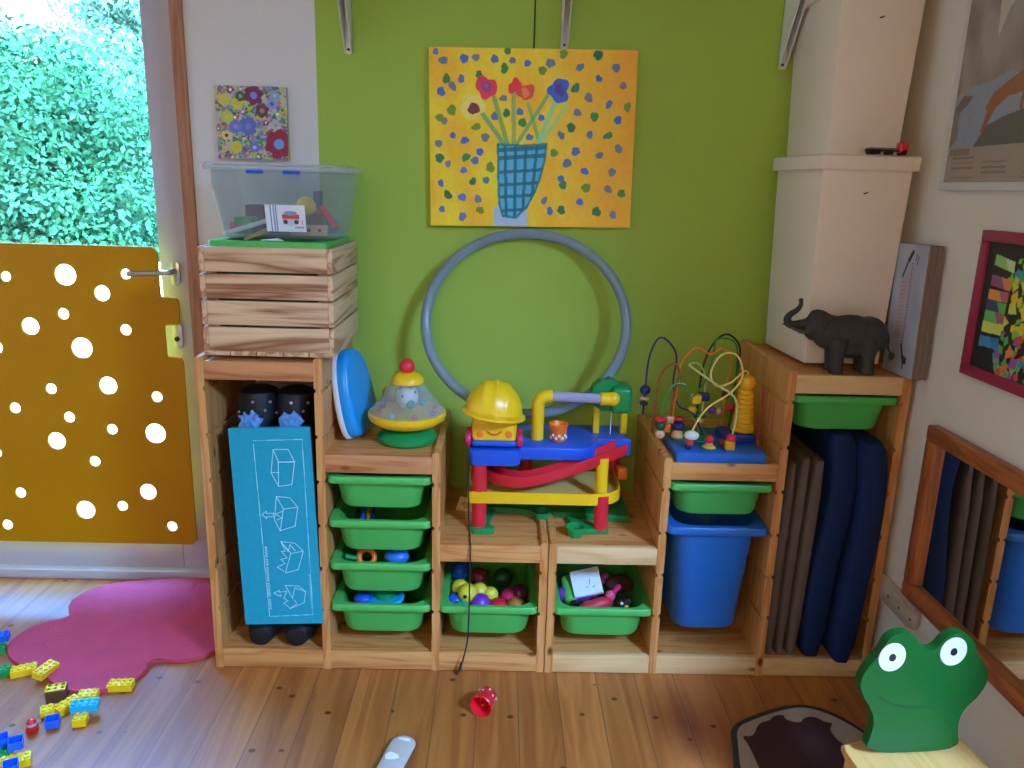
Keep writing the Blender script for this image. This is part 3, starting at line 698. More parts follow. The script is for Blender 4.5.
inside = [('toy_stick', 'red painted toy stick leaning at the right inside the clear box', 'stick', MB().cyl((.10, -.05, .085), (.14, -.06, .03), .011, 16), red_m),
          ('toy_ball', 'yellow ball inside the clear storage box', 'ball', MB().sphere((.06, -.05, .085), .026), yellow_m),
          ('toy_block', 'green toy block at the left inside the clear box', 'block', MB().box(-.125, -.075, -.08, -.03, .012, .055, .004), dgreen_m),
          ('hole_strip', 'pale wooden strip with three holes inside the clear box', 'strip', None, wood_bead_m),
          ('wooden_ruler', 'long pale slat lying diagonally inside the clear box', 'ruler', MB().box(-.14, .03, -.09, -.075, .05, .062, .002, 1, Matrix.Rotation(R(-18), 4, 'Y')), white_m),
          ('wooden_ruler', 'raw wooden slat under the white slat inside the clear box', 'ruler', MB().box(-.09, .04, -.088, -.07, .03, .042, .002, 1, Matrix.Rotation(R(-24), 4, 'Y')), wood_bead_m),
          ('toy_block', 'pink block at the left end inside the clear box', 'block', MB().box(-.135, -.115, -.085, -.06, .012, .04, .004), pk),
          ('toy_block', 'plum coloured bar at the back inside the clear box', 'block', MB().box(-.12, .0, -.0, .05, .012, .085, .006), pinkd_m),
          ('toy_block', 'navy block standing near the top inside the clear box', 'block', MB().box(.068, .088, .0, .03, .08, .125, .003), navy_m),
          ('toy_block', 'red brown block at the middle inside the clear box', 'block', MB().box(.02, .1, -.03, .05, .012, .07, .006), pm('red_brown_wood', (140, 84, 60), .6)),
          ('toy_block', 'teal block at the right corner inside the clear box', 'block', MB().box(.105, .137, -.05, .02, .012, .055, .004), teal_m)]
for nm, lab, cat, mb, m in inside:
    if mb is None:
        mb = MB().box(.03, .125, -.095, -.088, .012, .04, .002)
        t = thing(nm, lab, cat, (bx, by, bz)); mb.build('strip_board', m, t)
        for x in (.048, .076, .104): MB().cyl((x, -.0948, .026), (x, -.0962, .026), .005, 14).build('hole', black_m, t)
        continue
    solo(mb, nm, m, lab, cat, (bx, by, bz))
solo(MB().prism([(-.03, 0), (.03, 0), (.004, .03)], 0, .0012, 'Z'), 'paper_scrap', white_paper, 'white paper corner sticking out under the clear box', 'paper', (.2, -.385, 1.2062), (R(8), 0, 0))

# ------------------------------------------------------------------ mid left shelf: blue toy lid, spinning top
bl = thing('bath_toy', 'blue rounded toy with white back leaning on the shelf side', 'toy', (.396, -.25, .6505), (0, R(-11), R(-9)))
def lidshape(s): return [(x * s, z * s + .128) for x, z in smoothloop([(-.1, -.122), (-.04, -.128), (.05, -.126), (.1, -.118), (.125, -.08), (.128, -.02), (.112, .05), (.075, .108), (.02, .128), (-.05, .126), (-.095, .085), (-.12, .0), (-.122, -.08)], 3)]
def lid_loft(prof):
    return MB().loft([[(x, y * .86 * k_, (z - .128) * k_ + .128) for y, z in lidshape(1.0)] for x, k_ in prof])
lid_loft(((-.024, .9), (-.022, .96), (-.016, 1), (-.008, 1), (-.005, .99))).build('white_back', white_m, bl)
lid_loft(((-.0049, .965), (.004, .975), (.014, .965), (.021, .94), (.0255, .89), (.027, .8))).build('blue_shell', pm('sky_blue_plastic', (20, 150, 220), .28, .02), bl)
MB().tube(spline([(-.024, -.03, .03), (-.042, -.03, .05), (-.042, -.03, .085), (-.024, -.03, .1)], 6), .007).build('orange_handle', orange_m, bl)
tf = thing('toy_figure', 'small pink and yellow toy figure standing behind the spinning top', 'toy', (.452, -.1, .6495))
MB().lathe([(0, 0), (.02, 0), (.022, .004), (.016, .04), (.012, .07), (0, .075)], 24).build('body', pm('dusty_pink', (170, 90, 110), .5), tf)
MB().sphere((0, 0, .088), .018).build('head', pm('olive_plastic', (190, 170, 60), .5), tf); MB().box(.0, .03, -.006, .006, .05, .062, .003).build('arm', dgreen_m, tf)

tp = thing('spinning_top', 'humming top with clear dome, red knob and green base', 'spinning top', (.533, -.298, .649))
MB().lathe([(0, 0), (.078, 0), (.084, .006), (.084, .016), (.07, .032), (.04, .04), (0, .04)], 48).build('base', dgreen_m, tp)
MB().lathe([(.02, .04), (.05, .042), (.085, .052), (.106, .066), (.11, .075), (.11, .084), (.104, .088), (.02, .07)], 56).build('yellow_bowl', yellow_m, tp)
MB().lathe([(.106, .086), (.1, .098), (.083, .115), (.066, .136), (.052, .158), (.045, .172), (.042, .172), (.05, .155), (.063, .135), (.08, .114), (.098, .096), (.103, .087)], 56, None, False, False).build('clear_dome', clear_m, tp)
MB().lathe([(.047, .17), (.047, .178), (.036, .192), (.014, .2), (0, .2)], 40).build('cap', yellow_m, tp)
MB().sphere((0, 0, .215), .022).build('knob', red_m, tp)
ib = MB().sphere((0, 0, .128), .032, (1, 1, 1.1)).build('inner_ball', pm('speckled_white', (228, 232, 228), .4, .1, 120), tp)
for a in range(9):
    q = R(a * 40 + 10); el = R((a * 53) % 90 - 35)
    c = Vector((.031 * math.cos(q) * math.cos(el), .031 * math.sin(q) * math.cos(el), .128 + .034 * math.sin(el)))
    MB().sphere(c, .0045).build('spot', (red_m, dgreen_m, cyan_m, magenta_m, teal_m)[a % 5], ib)
MB().sphere((.012, -.026, .113), .013, (1.1, .6, 1)).build('green_patch', teal_m, ib)
for a in range(8):
    q = R(a * 45 + 20); MB().sphere((.082 * math.cos(q), .082 * math.sin(q), .09), .008).build('rattle_bead', (red_m, cyan_m, pk, purple_m)[a % 4], tp)

# ------------------------------------------------------------------ pictures on the back wall
def cx(x, y):
    v = (y - 153) / 572.0; l, r = 90 + 15 * v, 758 - 16 * v
    return ((x - l) / (r - l) * .60, (1 - v) * .50)
P = Paint(.60, .50, 330, (232, 164, 26))
n = sum(np.sin(P.X * f + P.Y * g + h_) for f, g, h_ in ((31, 7, 0), (17, -23, 2), (53, 11, 4), (9, 37, 1))) / 4
yel = np.clip(.55 + .7 * n - np.abs(P.X - .2) * 1.6, 0, 1)[..., None]
P.img = P.img * (1 - yel) + np.array(lin((232, 196, 36))) * yel
org = np.clip(n * .6 + (P.X - .42) * 2.2, 0, .5)[..., None]; P.img = P.img * (1 - org) + np.array(lin((228, 128, 34))) * org
def dot(x, y, r, col, ry=None, wob=.08, a=1): p = cx(x, y); P.disc(p[0], p[1], r * .000925, col, (ry or r) * .000925, wob, a, x * .7)
for i, (x, y) in enumerate([(112, 167), (137, 193), (203, 187), (240, 183), (300, 187), (357, 190), (405, 198), (478, 197), (573, 208), (688, 208), (634, 242), (712, 263), (195, 250), (167, 272), (131, 290), (330, 308), (383, 350), (303, 365), (452, 368), (602, 302), (668, 322), (567, 350), (697, 372), (143, 382), (608, 420), (517, 423), (209, 443), (274, 433), (415, 430), (126, 455), (171, 428), (701, 464), (564, 474), (640, 486), (258, 480), (157, 520), (207, 540), (537, 513), (594, 538), (682, 540), (135, 584), (279, 572), (519, 565), (670, 596), (204, 629), (466, 637), (580, 640), (254, 635), (140, 670), (206, 694), (485, 672), (687, 682), (243, 508)]):
    dot(x, y, 9 + (i * 7 % 5), [(74, 104, 160), (90, 104, 140), (52, 96, 176), (104, 110, 130)][i % 4], 10 + (i * 5 % 6))
for i, (x, y) in enumerate([(341, 160), (520, 168), (630, 170), (332, 215), (453, 220), (252, 237), (148, 250), (166, 348), (341, 355), (392, 384), (245, 400), (560, 273), (622, 362), (727, 330), (548, 398), (667, 422), (495, 480), (130, 502), (214, 498), (292, 530), (237, 577), (525, 585), (599, 593), (158, 622), (713, 610), (262, 672), (521, 668), (634, 672), (128, 372)]):
    dot(x, y, 10 + (i * 7 % 5), [(46, 120, 60), (100, 130, 40), (36, 104, 70)][i % 3], 13 + (i * 5 % 4))
def stem(a, b, t, col): P.line(cx(*a), cx(*b), t * .000925, col, .85)
stem((258, 350), (332, 450), 7, (70, 150, 100)); stem((300, 305), (345, 452), 7, (90, 150, 70)); stem((363, 295), (365, 455), 7, (120, 150, 90)); stem((410, 325), (446, 442), 6, (90, 160, 90)); stem((470, 300), (376, 452), 6, (80, 150, 90)); stem((495, 318), (448, 440), 8, (110, 190, 130)); stem((532, 330), (456, 444), 6, (130, 190, 120))
dot(232, 335, 36, (230, 196, 96), 40, .1, .85); dot(236, 342, 17, (104, 40, 60), 19)
dot(275, 275, 30, (206, 44, 66), 36, .12); dot(275, 272, 15, (120, 70, 130), 18); dot(275, 270, 7, (190, 60, 90))
dot(367, 270, 19, (206, 40, 50), 24, .15); dot(402, 288, 22, (196, 70, 50), 29, .1); dot(400, 290, 11, (220, 110, 70), 16)
dot(507, 282, 32, (48, 84, 176), 36, .13); dot(508, 280, 13, (70, 50, 120), 20)
P.poly([cx(305, 660), cx(412, 655), cx(412, 724), cx(305, 724)], (150, 170, 190))
vase = [cx(*p) for p in [(315, 455), (392, 458), (470, 452), (466, 500), (452, 560), (435, 610), (410, 660), (375, 696), (335, 690), (322, 650), (318, 560)]]
P.poly(vase, (70, 160, 190)); base = P.img.copy(); ins = P.inside(vase)
for y in (468, 494, 540, 582, 622, 668): P.line(cx(312, y + 6), cx(475, y - 6), .006 if y < 500 else .0045, (16, 92, 110), .9)
for a, b in (((338, 455), (345, 690)), ((372, 455), (372, 695)), ((405, 455), (398, 670)), ((440, 455), (425, 640))): P.line(cx(*a), cx(*b), .0045, (16, 92, 110), .9)
P.img[~ins] = base[~ins]; P.path(vase + [vase[0]], .0035, (14, 110, 104), .9)
P.img = np.clip(P.img * 1.42, 0, .95)
pt = thing('flower_painting', 'large yellow canvas painting of flowers in a blue vase on the green wall', 'painting', (.574, -.024, 1.238), (0, R(-.8), 0))
sheet('canvas', P, .022, painted, pt)
solo(MB().tube([(.868, -.006, 1.735), (.868, -.004, 1.9), (.869, -.003, 2.3)], .0022, 6), 'hanging_cord', black_m, 'thin dark cord running up from the top of the yellow painting', 'cord')

P = Paint(.205, .203, 150, (184, 184, 180))
rg = random.Random(5)
def SX(x, y): return ((x - 100) / 640 * .205, (1 - (y - 70) / 640) * .203)
pal = [(150, 150, 200), (180, 190, 90), (214, 200, 60), (120, 110, 170), (90, 140, 80), (190, 120, 140), (110, 150, 200), (130, 60, 90), (60, 120, 110)]
for k in range(430):
    x, y = rg.random() * .205, rg.random() * .203; r = .004 + rg.random() * .006; c = rg.choice(pal)
    P.disc(x, y, r, c, None, .2); P.disc(x, y, r * .45, rg.choice(pal + [(240, 240, 230)]))
def flower(x, y, r, c, cc, n=6):
    px, py = SX(x, y); r *= .00032
    for k in range(n): a = 2 * math.pi * k / n + .3; P.disc(px + r * .62 * math.cos(a), py + r * .62 * math.sin(a), r * .42, c, None, .08)
    P.disc(px, py, r * .55, c); P.disc(px, py, r * .36, cc)
flower(450, 150, 85, (120, 40, 90), (120, 140, 220)); flower(520, 280, 62, (104, 64, 70), (170, 130, 110)); flower(660, 570, 128, (150, 26, 60), (110, 160, 220)); flower(385, 420, 80, (90, 110, 190), (120, 120, 210)); flower(275, 425, 60, (110, 120, 200), (140, 140, 220))
flower(435, 605, 48, (110, 120, 190), (190, 200, 230)); flower(270, 605, 55, (206, 196, 60), (220, 170, 70)); flower(185, 505, 46, (220, 204, 120), (110, 50, 40)); flower(610, 220, 50, (140, 150, 220), (80, 90, 170)); flower(180, 195, 55, (206, 206, 80), (220, 190, 90)); flower(300, 220, 55, (206, 206, 50), (210, 180, 60)); flower(200, 340, 55, (180, 200, 70), (210, 200, 90)); flower(640, 150, 45, (130, 170, 200), (170, 200, 220)); flower(330, 160, 45, (60, 90, 70), (150, 170, 140))
pt = thing('flower_picture', 'small square canvas covered in tiny flowers on the white wall', 'painting', (-.05, -.022, 1.415))
sheet('canvas', P, .02, painted, pt)

# white shelf brackets
def bracket(x, zb, label):
    t = thing('shelf_bracket', label, 'bracket', (x, 0, 0), (0, 0, 0), 'white shelf brackets at the top of the wall')
    tip = [(0, zb), (-.012, zb + .004), (-.22, zb + .30), (-.22, zb + .33), (0, zb + .33)]
    MB().prism(tip, -.011, -.008, 'X').build('bracket_side', white_m, t); MB().prism(tip, .008, .011, 'X').build('bracket_side', white_m, t)
    MB().box(-.011, .011, -.004, -.0005, zb, zb + .33).build('bracket_spine', white_m, t)
    MB().cyl((0, -.004, zb + .012), (0, -.0065, zb + .012), .004, 12).build('screw', black_m, t)
bracket(.335, 1.715, 'white metal shelf bracket left of the yellow painting'); bracket(.955, 1.745, 'white metal shelf bracket above the yellow painting'); bracket(1.592, 1.71, 'white metal shelf bracket beside the upper white box')

# hoop
al = R(17.5); HR = .301; HV = .272; hc = Vector((.868, -.108, .962))
mb = MB().tube([hc + Vector((HR * math.cos(2 * math.pi * k / 96), HV * math.sin(2 * math.pi * k / 96) * math.sin(al), HV * math.sin(2 * math.pi * k / 96) * math.cos(al))) for k in range(96)], .0155, 16, True)
solo(mb, 'hula_hoop', clear_plastic('blue_grey_tube', (176, 194, 206), .42, .06, .15), 'blue grey see-through plastic hoop leaning on the green wall', 'hoop')

# ------------------------------------------------------------------ ramp toy on the low shelf
Z0 = .394
tg = thing('ramp_toy', 'colourful plastic ramp and garage toy standing on the low shelf', 'toy', (0, 0, Z0))
def rel(pts): return [(a, b, c - Z0) for a, b, c in pts]
g = MB().prism(rr2(.07, .035, .016, 5, .752, -.352), 0, .016, 'Z', .003).prism([(.765, -.105), (1.185, -.105), (1.185, -.262), (1.07, -.245), (.935, -.235), (.84, -.215), (.765, -.215)], 0, .018, 'Z', .003).prism([(.735, -.36), (.765, -.36), (.79, -.2), (.765, -.2)], 0, .014, 'Z', .003)
g.prism([(1.02, -.355), (1.115, -.352), (1.115, -.318), (1.06, -.305), (1.0, -.255)], 0, .016, 'Z', .003)
g.prism([(1.06, -.255), (1.19, -.27), (1.19, -.11), (1.06, -.11)], 0, .022, 'Z', .003)
for x, y in ((.927, -.258), (1.018, -.363)):
    g.lathe([(.0, .001), (.02, .0), (.026, .02), (.028, .03), (.024, .03), (.02, .012), (0, .01)], 24, Matrix.Translation((x, y, 0)))
g.build('green_base', dgreen_m, tg)
for x, y, a, b in ((.742, -.335, .014, .215), (.748, -.13, .014, .215), (.878, -.13, .014, .22), (1.092, -.338, .014, .115), (1.15, -.13, .02, .22)):
    MB().cyl((x, y, a), (x, y, b), .0205, 24).build('red_post', red_m, tg)
MB().cyl((1.09, -.325, .115), (1.09, -.325, .225), .018, 24).build('yellow_post', yellow_m, tg)
# yellow lower deck with raised rim
dk = [(.712, -.352), (1.06, -.352), (1.105, -.345), (1.135, -.322), (1.148, -.285), (1.148, -.12), (.712, -.12)]
MB().prism(dk, .098, .106, 'Z').build('lower_deck', pm('pale_yellow_plastic', (226, 190, 110), .4), tg)
MB().tube(rel([(x, y, Z0 + .108) for x, y in [(.712, -.13), (.712, -.345), (.72, -.352), (1.06, -.352), (1.09, -.349), (1.118, -.338), (1.14, -.31), (1.148, -.285), (1.148, -.13)]]), .004, 8).build('lower_rim', yellow_m, tg)
r_ = MB(); pts = [(.708, -.12), (.708, -.35), (.716, -.356), (1.06, -.356), (1.092, -.352), (1.121, -.34), (1.144, -.312), (1.152, -.285), (1.152, -.12)]
ins_ = [(.713, -.12), (.713, -.346), (.717, -.351), (1.06, -.351), (1.09, -.347), (1.117, -.336), (1.139, -.31), (1.147, -.285), (1.147, -.12)]
r_.loft([[(*a, .09), (*a, .124), (*b, .124), (*b, .09)] for a, b in zip(pts, ins_)]); r_.build('lower_rim_band', yellow_m, tg)
# blue upper deck
MB().prism([(.855, -.335), (1.03, -.335), (1.065, -.31), (1.085, -.262), (1.178, -.262), (1.178, -.1), (.708, -.1), (.708, -.26), (.855, -.26)], .216, .252, 'Z', .004).build('upper_deck', dblue_m, tg)
MB().prism(rr2(.146, .1, .018, 5, .782, -.31), .205, .25, 'Z', .005).build('parking_pod', dblue_m, tg)
MB().box(1.08, 1.178, -.27, -.262, .212, .262, .003).build('deck_edge', dblue_m, tg)
# yellow pipe, clear tube, green wheel house
pz = .775 - Z0
MB().tube(spline([(.905, -.25, .25), (.905, -.25, .33), (.905, -.25, pz - .025), (.912, -.25, pz - .008), (.928, -.25, pz), (.945, -.25, pz)], 6), .0185, 20).build('pipe', yellow_m, tg)
MB().cyl((.94, -.25, pz), (1.09, -.25, pz - .004), .0145, 24).build('clear_tube', clear_plastic('smoky_tube', (206, 204, 224), .5, .1), tg)
MB().cyl((1.085, -.25, pz - .004), (1.12, -.25, pz - .004), .019, 24).sphere((1.12, -.25, pz - .004), .021).build('pipe_end', yellow_m, tg)
MB().box(1.118, 1.178, -.25, -.15, pz - .05, pz + .03, .014, 3).build('pulley_house', dgreen_m, tg)
wh = MB(); n = 40; 
wh.prism([((.044 + (.006 if k % 4 < 2 else 0)) * math.cos(2 * math.pi * k / n), (.044 + (.006 if k % 4 < 2 else 0)) * math.sin(2 * math.pi * k / n)) for k in range(n)], -.02, .02, 'Y', .003, Matrix.Translation((1.108, -.2, pz - .002)))
wh.build('pulley_wheel', dgreen_m, tg)
for x in (1.085, 1.168): MB().box(x - .01, x + .01, -.185, -.16, .25, pz - .01, .004).build('pillar', yellow_m, tg)
MB().cyl((1.127, -.19, .25), (1.127, -.19, pz - .02), .0015, 8).build('lift_cord', white_m, tg)
# chutes
def chute(path, wd, hgt, name, m):
    pts = spline(path, 10); mb = MB(); rings = []
    for i, p in enumerate(pts):
        a = pts[max(0, i - 1)]; b = pts[min(len(pts) - 1, i + 1)]; t_ = (b - a).normalized(); sd = Vector((t_.y, -t_.x, 0)).normalized(); up = Vector((0, 0, 1))
        rings.append([p + sd * wd * u + up * hgt * v_ for u, v_ in ((-1, 1), (-1, -.05), (-.8, -.35), (.8, -.35), (1, -.05), (1, 1), (.86, 1), (.8, .1), (.7, -.1), (-.7, -.1), (-.8, .1), (-.86, 1))])
    mb.loft(rings); return mb.build(name, m, tg)
chute(rel([(1.15, -.286, .63), (1.11, -.305, .618), (1.03, -.325, .59), (.94, -.335, .56), (.86, -.335, .542), (.80, -.31, .541), (.768, -.26, .545), (.76, -.2, .552)]), .026, .026, 'red_chute', red_m)
chute(rel([(.82, -.2, .565), (.87, -.2, .572), (.95, -.19, .585), (1.04, -.18, .6)]), .022, .016, 'yellow_chute', yellow_m)
MB().box(1.15, 1.18, -.24, -.2, .125, .16, .004).build('orange_block', orange_m, tg)

# smiling truck and hard hat on the pod
zt = Z0 + .2505
tk = thing('smiling_truck', 'yellow toy truck with a smiling face under the yellow hard hat', 'toy truck', (.78, -.312, zt))
MB().box(-.063, .063, -.034, .034, .016, .088, .014, 3).build('cab', yellow_m, tk)
MB().box(-.062, .062, -.04, .036, .006, .024, .007, 3).build('bumper', dblue_m, tk)
for x in (-.072, .072):
    for y in (-.018, .022):
        MB().lathe([(0, -.008), (.018, -.008), (.022, -.003), (.022, .003), (.018, .008), (0, .008)], 24, Matrix.Translation((x, y, .0225)) @ Matrix.Rotation(R(90), 4, 'Y')).build('wheel', magenta_m, tk)
MB().tube(spline([(-.02, -.0355, .052), (-.012, -.0365, .045), (.0, -.037, .042), (.012, -.0365, .045), (.02, -.0355, .052)], 5), .0026, 8).build('smile', pm('dark_orange_print', (190, 80, 30), .5), tk)
for x in (-.04, .04): MB().sphere((x, -.033, .042), .011, (1, .3, 1)).build('cheek', orange_m, tk)
hh_ = thing('hard_hat', 'yellow ridged toy hard hat on top of the smiling truck', 'helmet', (.775, -.308, zt + .089), (R(-4), R(7), 0))
hh_.scale = (1.05, 1.05, 1.1)
n = 64; rings = []
for k in range(13):
    el = R(90 * k / 12 * .985); ring_ = []
    for i in range(n):
        a = 2 * math.pi * i / n; x, y = .078 * math.cos(a) * math.cos(el), .07 * math.sin(a) * math.cos(el); z = .082 * math.sin(el) + .006
        rd = .004 * max(0, math.cos(x * 2 * math.pi / .032)) * (1 if abs(x) < .058 else 0) * min(1, 3 * math.cos(el) + .3)
        ring_.append((x * (1 + rd * 4), y * (1 + rd * 10), z + rd * 1.3 * math.sin(el)))
    rings.append(ring_)
MB().loft(rings, False, True).build('dome', yellow_m, hh_, 60)
MB().loft([[(rx * math.cos(2 * math.pi * i / 56), (ry if math.sin(2 * math.pi * i / 56) > 0 else ryf) * math.sin(2 * math.pi * i / 56), z) for i in range(56)] for rx, ry, ryf, z in ((.074, .066, .066, .004), (.087, .078, .098, .0), (.088, .079, .099, .003), (.087, .078, .098, .006), (.074, .066, .066, .011))]).build('brim', yellow_m, hh_)
cu = thing('toy_cup', 'small orange toy cup on the blue deck of the ramp toy', 'cup', (.966, -.262, Z0 + .2525))
MB().lathe([(0, 0), (.02, 0), (.022, .002), (.026, .044), (.029, .05), (.027, .052), (.024, .048), (.019, .006), (0, .006)], 36).build('cup_body', orange_m, cu)
for k in range(7):
    a = R(-160 + k * 24); MB().sphere((.0222 * math.cos(a), .0222 * math.sin(a), .012 + (k % 2) * .008), .0045, (1, 1, 1.2)).build('white_spot', white_m, cu)
ck = MB().tube(spline([(.712, -.36, .625), (.711, -.362, .55), (.713, -.366, .45), (.717, -.38, .4), (.72, -.42, .3965), (.722, -.445, .393), (.722, -.452, .33), (.721, -.452, .2), (.718, -.453, .11), (.709, -.456, .06), (.699, -.458, .02)], 8), .0022, 8)
cd = thing('pull_cord', 'thin black cord hanging from the ramp toy down to the floor', 'cord'); ck.build('cord_line', black_m, cd)
MB().tube([(.702, -.457, .04), (.698, -.459, .02), (.688, -.463, .004)], [.003, .005, .0035], 10).build('tassel', pm('dark_brown_thread', (60, 40, 30), .8), cd)
P = Paint(.05, .045, 50, (226, 190, 130)); P.disc(.025, .022, .014, (206, 150, 90), .01, .2); P.rect(.002, .002, .048, .004, (190, 140, 80))
o = sheet('picture_card', P, .002, painted); tag(o, 'small beige picture card leaning behind the ramp toy post', 'card'); o.location = (.668, -.2, .396); o.rotation_euler = (R(-40), R(8), R(-15))

# ------------------------------------------------------------------ bead maze
ZB = .65
mz = thing('bead_maze', 'wooden bead maze with looped wires on a blue board', 'bead maze', (1.394, -.318, ZB))
MB().box(-.122, .122, -.122, .122, 0, .026, .002).build('base_board', pm('blue_board', (20, 100, 190), .4), mz)
MB().prism(rr2(.12, .13, .03, 5, -.055, .045), .0262, .029, 'Z').build('green_patch', dgreen_m, mz)
def W_(x, z, y=-.02): return (x - 1.385, y, z - ZB)
wires = [([W_(1.205, .72, .09), W_(1.207, .80, .09), W_(1.212, .89, .09), W_(1.232, .945, .09), W_(1.258, .945, .09), W_(1.29, .90, .09), W_(1.285, .82, .08), W_(1.30, .76, .06), W_(1.34, .74, .04), W_(1.37, .68, .03)], navy_m),
         ([W_(1.225, .68, .04), W_(1.228, .78, .04), W_(1.24, .85, .04), W_(1.27, .885, .04), W_(1.29, .86, .04), W_(1.275, .78, .03), W_(1.275, .68, .02)], pm('rust_wire', (150, 60, 30), .4)),
         ([W_(1.24, .69, .0), W_(1.245, .77, .0), W_(1.265, .83, .0), W_(1.30, .835, .0), W_(1.32, .8, .0), W_(1.36, .84, .02), W_(1.385, .9, .05), W_(1.40, .95, .08), W_(1.45, .945, .08), W_(1.465, .88, .08), W_(1.46, .68, .08)], dgreen_m),
         ([W_(1.285, .68, .06), W_(1.29, .78, .06), W_(1.30, .88, .06), W_(1.335, .93, .05), W_(1.375, .915, .04), W_(1.41, .93, .05), W_(1.445, .89, .07), W_(1.44, .8, .08), W_(1.44, .68, .09)], orange_m),
         ([W_(1.36, .68, .08), W_(1.365, .85, .08), W_(1.39, .93, .09), W_(1.43, .965, .09), W_(1.47, .93, .09), W_(1.47, .86, .09), W_(1.465, .68, .1)], black_m),
         ([W_(1.308, .70, -.085), W_(1.312, .735, -.085), W_(1.345, .79, -.08), W_(1.41, .835, -.07), W_(1.442, .88, -.05), W_(1.425, .93, -.04), W_(1.385, .93, -.035), W_(1.358, .885, -.04), W_(1.37, .848, -.05), W_(1.41, .855, -.05), W_(1.452, .885, -.03), W_(1.48, .86, .02), W_(1.482, .78, .05)], pm('cream_wire', (232, 206, 110), .4)),
         ([W_(1.417, .70, -.085), W_(1.425, .78, -.085), W_(1.415, .825, -.08), W_(1.375, .85, -.06), W_(1.325, .88, -.03), W_(1.305, .895, -.01), W_(1.34, .89, .02), W_(1.37, .83, .05), W_(1.365, .68, .06)], pm('pale_green_wire', (190, 206, 130), .4)),
         ([W_(1.503, .665, -.05), W_(1.503, .75, -.05), W_(1.503, .845, -.05)], pm('red_wire', (160, 40, 40), .4))]
for pts, m in wires:
    pts = [(p[0], p[1], max(p[2], .02)) for p in pts]
    MB().tube(spline(pts, 10), .0028, 8).build('wire', m, mz)
def bead(p, r, m, sc=(1, 1, 1), cube=False):
    mb = MB()
    if cube: mb.box(p[0] - r, p[0] + r, p[1] - r, p[1] + r, p[2] - r, p[2] + r, r * .25)
    else: mb.sphere(p, r, sc)
    mb.build('bead', m, mz)
bead(W_(1.207, .795, .09), .016, navy_m, (1, 1, .9)); bead(W_(1.206, .77, .09), .014, wood_bead_m, (1, 1, .35)); bead(W_(1.206, .755, .09), .013, navy_m, (1, 1, .5))
bead(W_(1.24, .733, .0), .017, red_m, (1, 1, .5)); bead(W_(1.24, .715, .0), .015, dkgreen_m); bead(W_(1.24, .69, .0), .014, wood_bead_m)
bead(W_(1.295, .73, .02), .013, red_m, (1, 1, .6)); bead(W_(1.295, .708, .02), .019, navy_m, (1, 1, .9)); bead(W_(1.292, .685, .01), .017, wood_bead_m)
bead(W_(1.262, .7, .03), .012, orange_m, cube=True); bead(W_(1.272, .725, .03), .01, wood_bead_m, cube=True)
bead(W_(1.308, .715, -.085), .017, white_m, (1.2, 1.2, .75)); bead(W_(1.304, .695, -.085), .011, red_m); bead(W_(1.302, .682, -.085), .009, navy_m, (1, 1, 1.2))
bead(W_(1.36, .703, -.08), .012, red_m); bead(W_(1.36, .689, -.08), .011, wood_bead_m, (1, 1, .6)); bead(W_(1.36, .681, -.08), .018, lime_m, (1.1, 1.1, .3))
bead(W_(1.417, .708, -.085), .0135, red_m); bead(W_(1.414, .69, -.087), .0125, pm('amber_bead', (226, 160, 40), .35), cube=True); bead(W_(1.398, .69, -.07), .012, dred_m)
bead(W_(1.366, .735, .05), .014, dgreen_m, (1, 1, .8)); bead(W_(1.364, .715, .06), .013, lime_m, (1, 1, .8))
bead(W_(1.345, .785, .04), .013, yellow_m, cube=True); bead(W_(1.372, .79, .05), .012, navy_m, cube=True); bead(W_(1.4, .745, .07), .012, purple_m); bead(W_(1.42, .74, .07), .012, wood_bead_m, (.8, 1, 1)); bead(W_(1.44, .79, .08), .013, dred_m); bead(W_(1.34, .75, .05), .013, yellow_m, (1, 1, .7)); bead(W_(1.46, .75, .08), .013, red_m)
MB().box(.028, .118, -.03, .06, .0262, .05, .003).build('figure_plinth', pm('dark_blue_board', (16, 50, 140), .4), mz)
fg = MB(); px_ = .092
prof = [(0, 0)]
for k in range(9):
    r0 = .0295 - .0013 * k; z = .002 + k * .0125; prof += [(r0 - .002, z), (r0, z + .002), (r0, z + .0105), (r0 - .002, z + .0122)]
prof += [(.012, .116), (0, .1165)]
fg.lathe([(a * 1.1, b * 1.1) for a, b in prof], 32, Matrix.Translation((px_, .012, .05))); fg.sphere((px_ + .003, .012, .05 + .141), .0235); fg.build('ring_stack_figure', pm('amber_yellow', (240, 178, 20), .35), mz)

# ------------------------------------------------------------------ right tall bay: cushions
def slab(name, label, path, th, y0, y1, m, group, bev=.012):
    pts = [Vector((x, 0, z)) for x, z in path]; pts = spline(pts, 8); L_, R_ = [], []
    for i, p in enumerate(pts):
        a, b = pts[max(0, i - 1)], pts[min(len(pts) - 1, i + 1)]; t_ = (b - a).normalized(); nn = Vector((t_.z, 0, -t_.x))
        k = min(1, .6 + .4 * min(i, len(pts) - 1 - i) / 3)
        L_.append((p - nn * th / 2 * k)); R_.append((p + nn * th / 2 * k))
    rings = []
    for y, s_ in ((y0, .55), (y0 + .006, .85), (y0 + .016, 1), (y1 - .016, 1), (y1 - .006, .85), (y1, .55)):
        ring_ = []
        for a, b in zip(L_, R_): ring_.append(a * (.5 + s_ / 2) + b * (.5 - s_ / 2))
        r2 = [b * (.5 + s_ / 2) + a * (.5 - s_ / 2) for a, b in zip(L_, R_)]
        rings.append([(v_.x, y, v_.z) for v_ in ring_ + r2[::-1]])
    return solo(MB().loft(rings), name, m, label, 'cushion', (0, 0, 0), (0, 0, 0), group, 60)
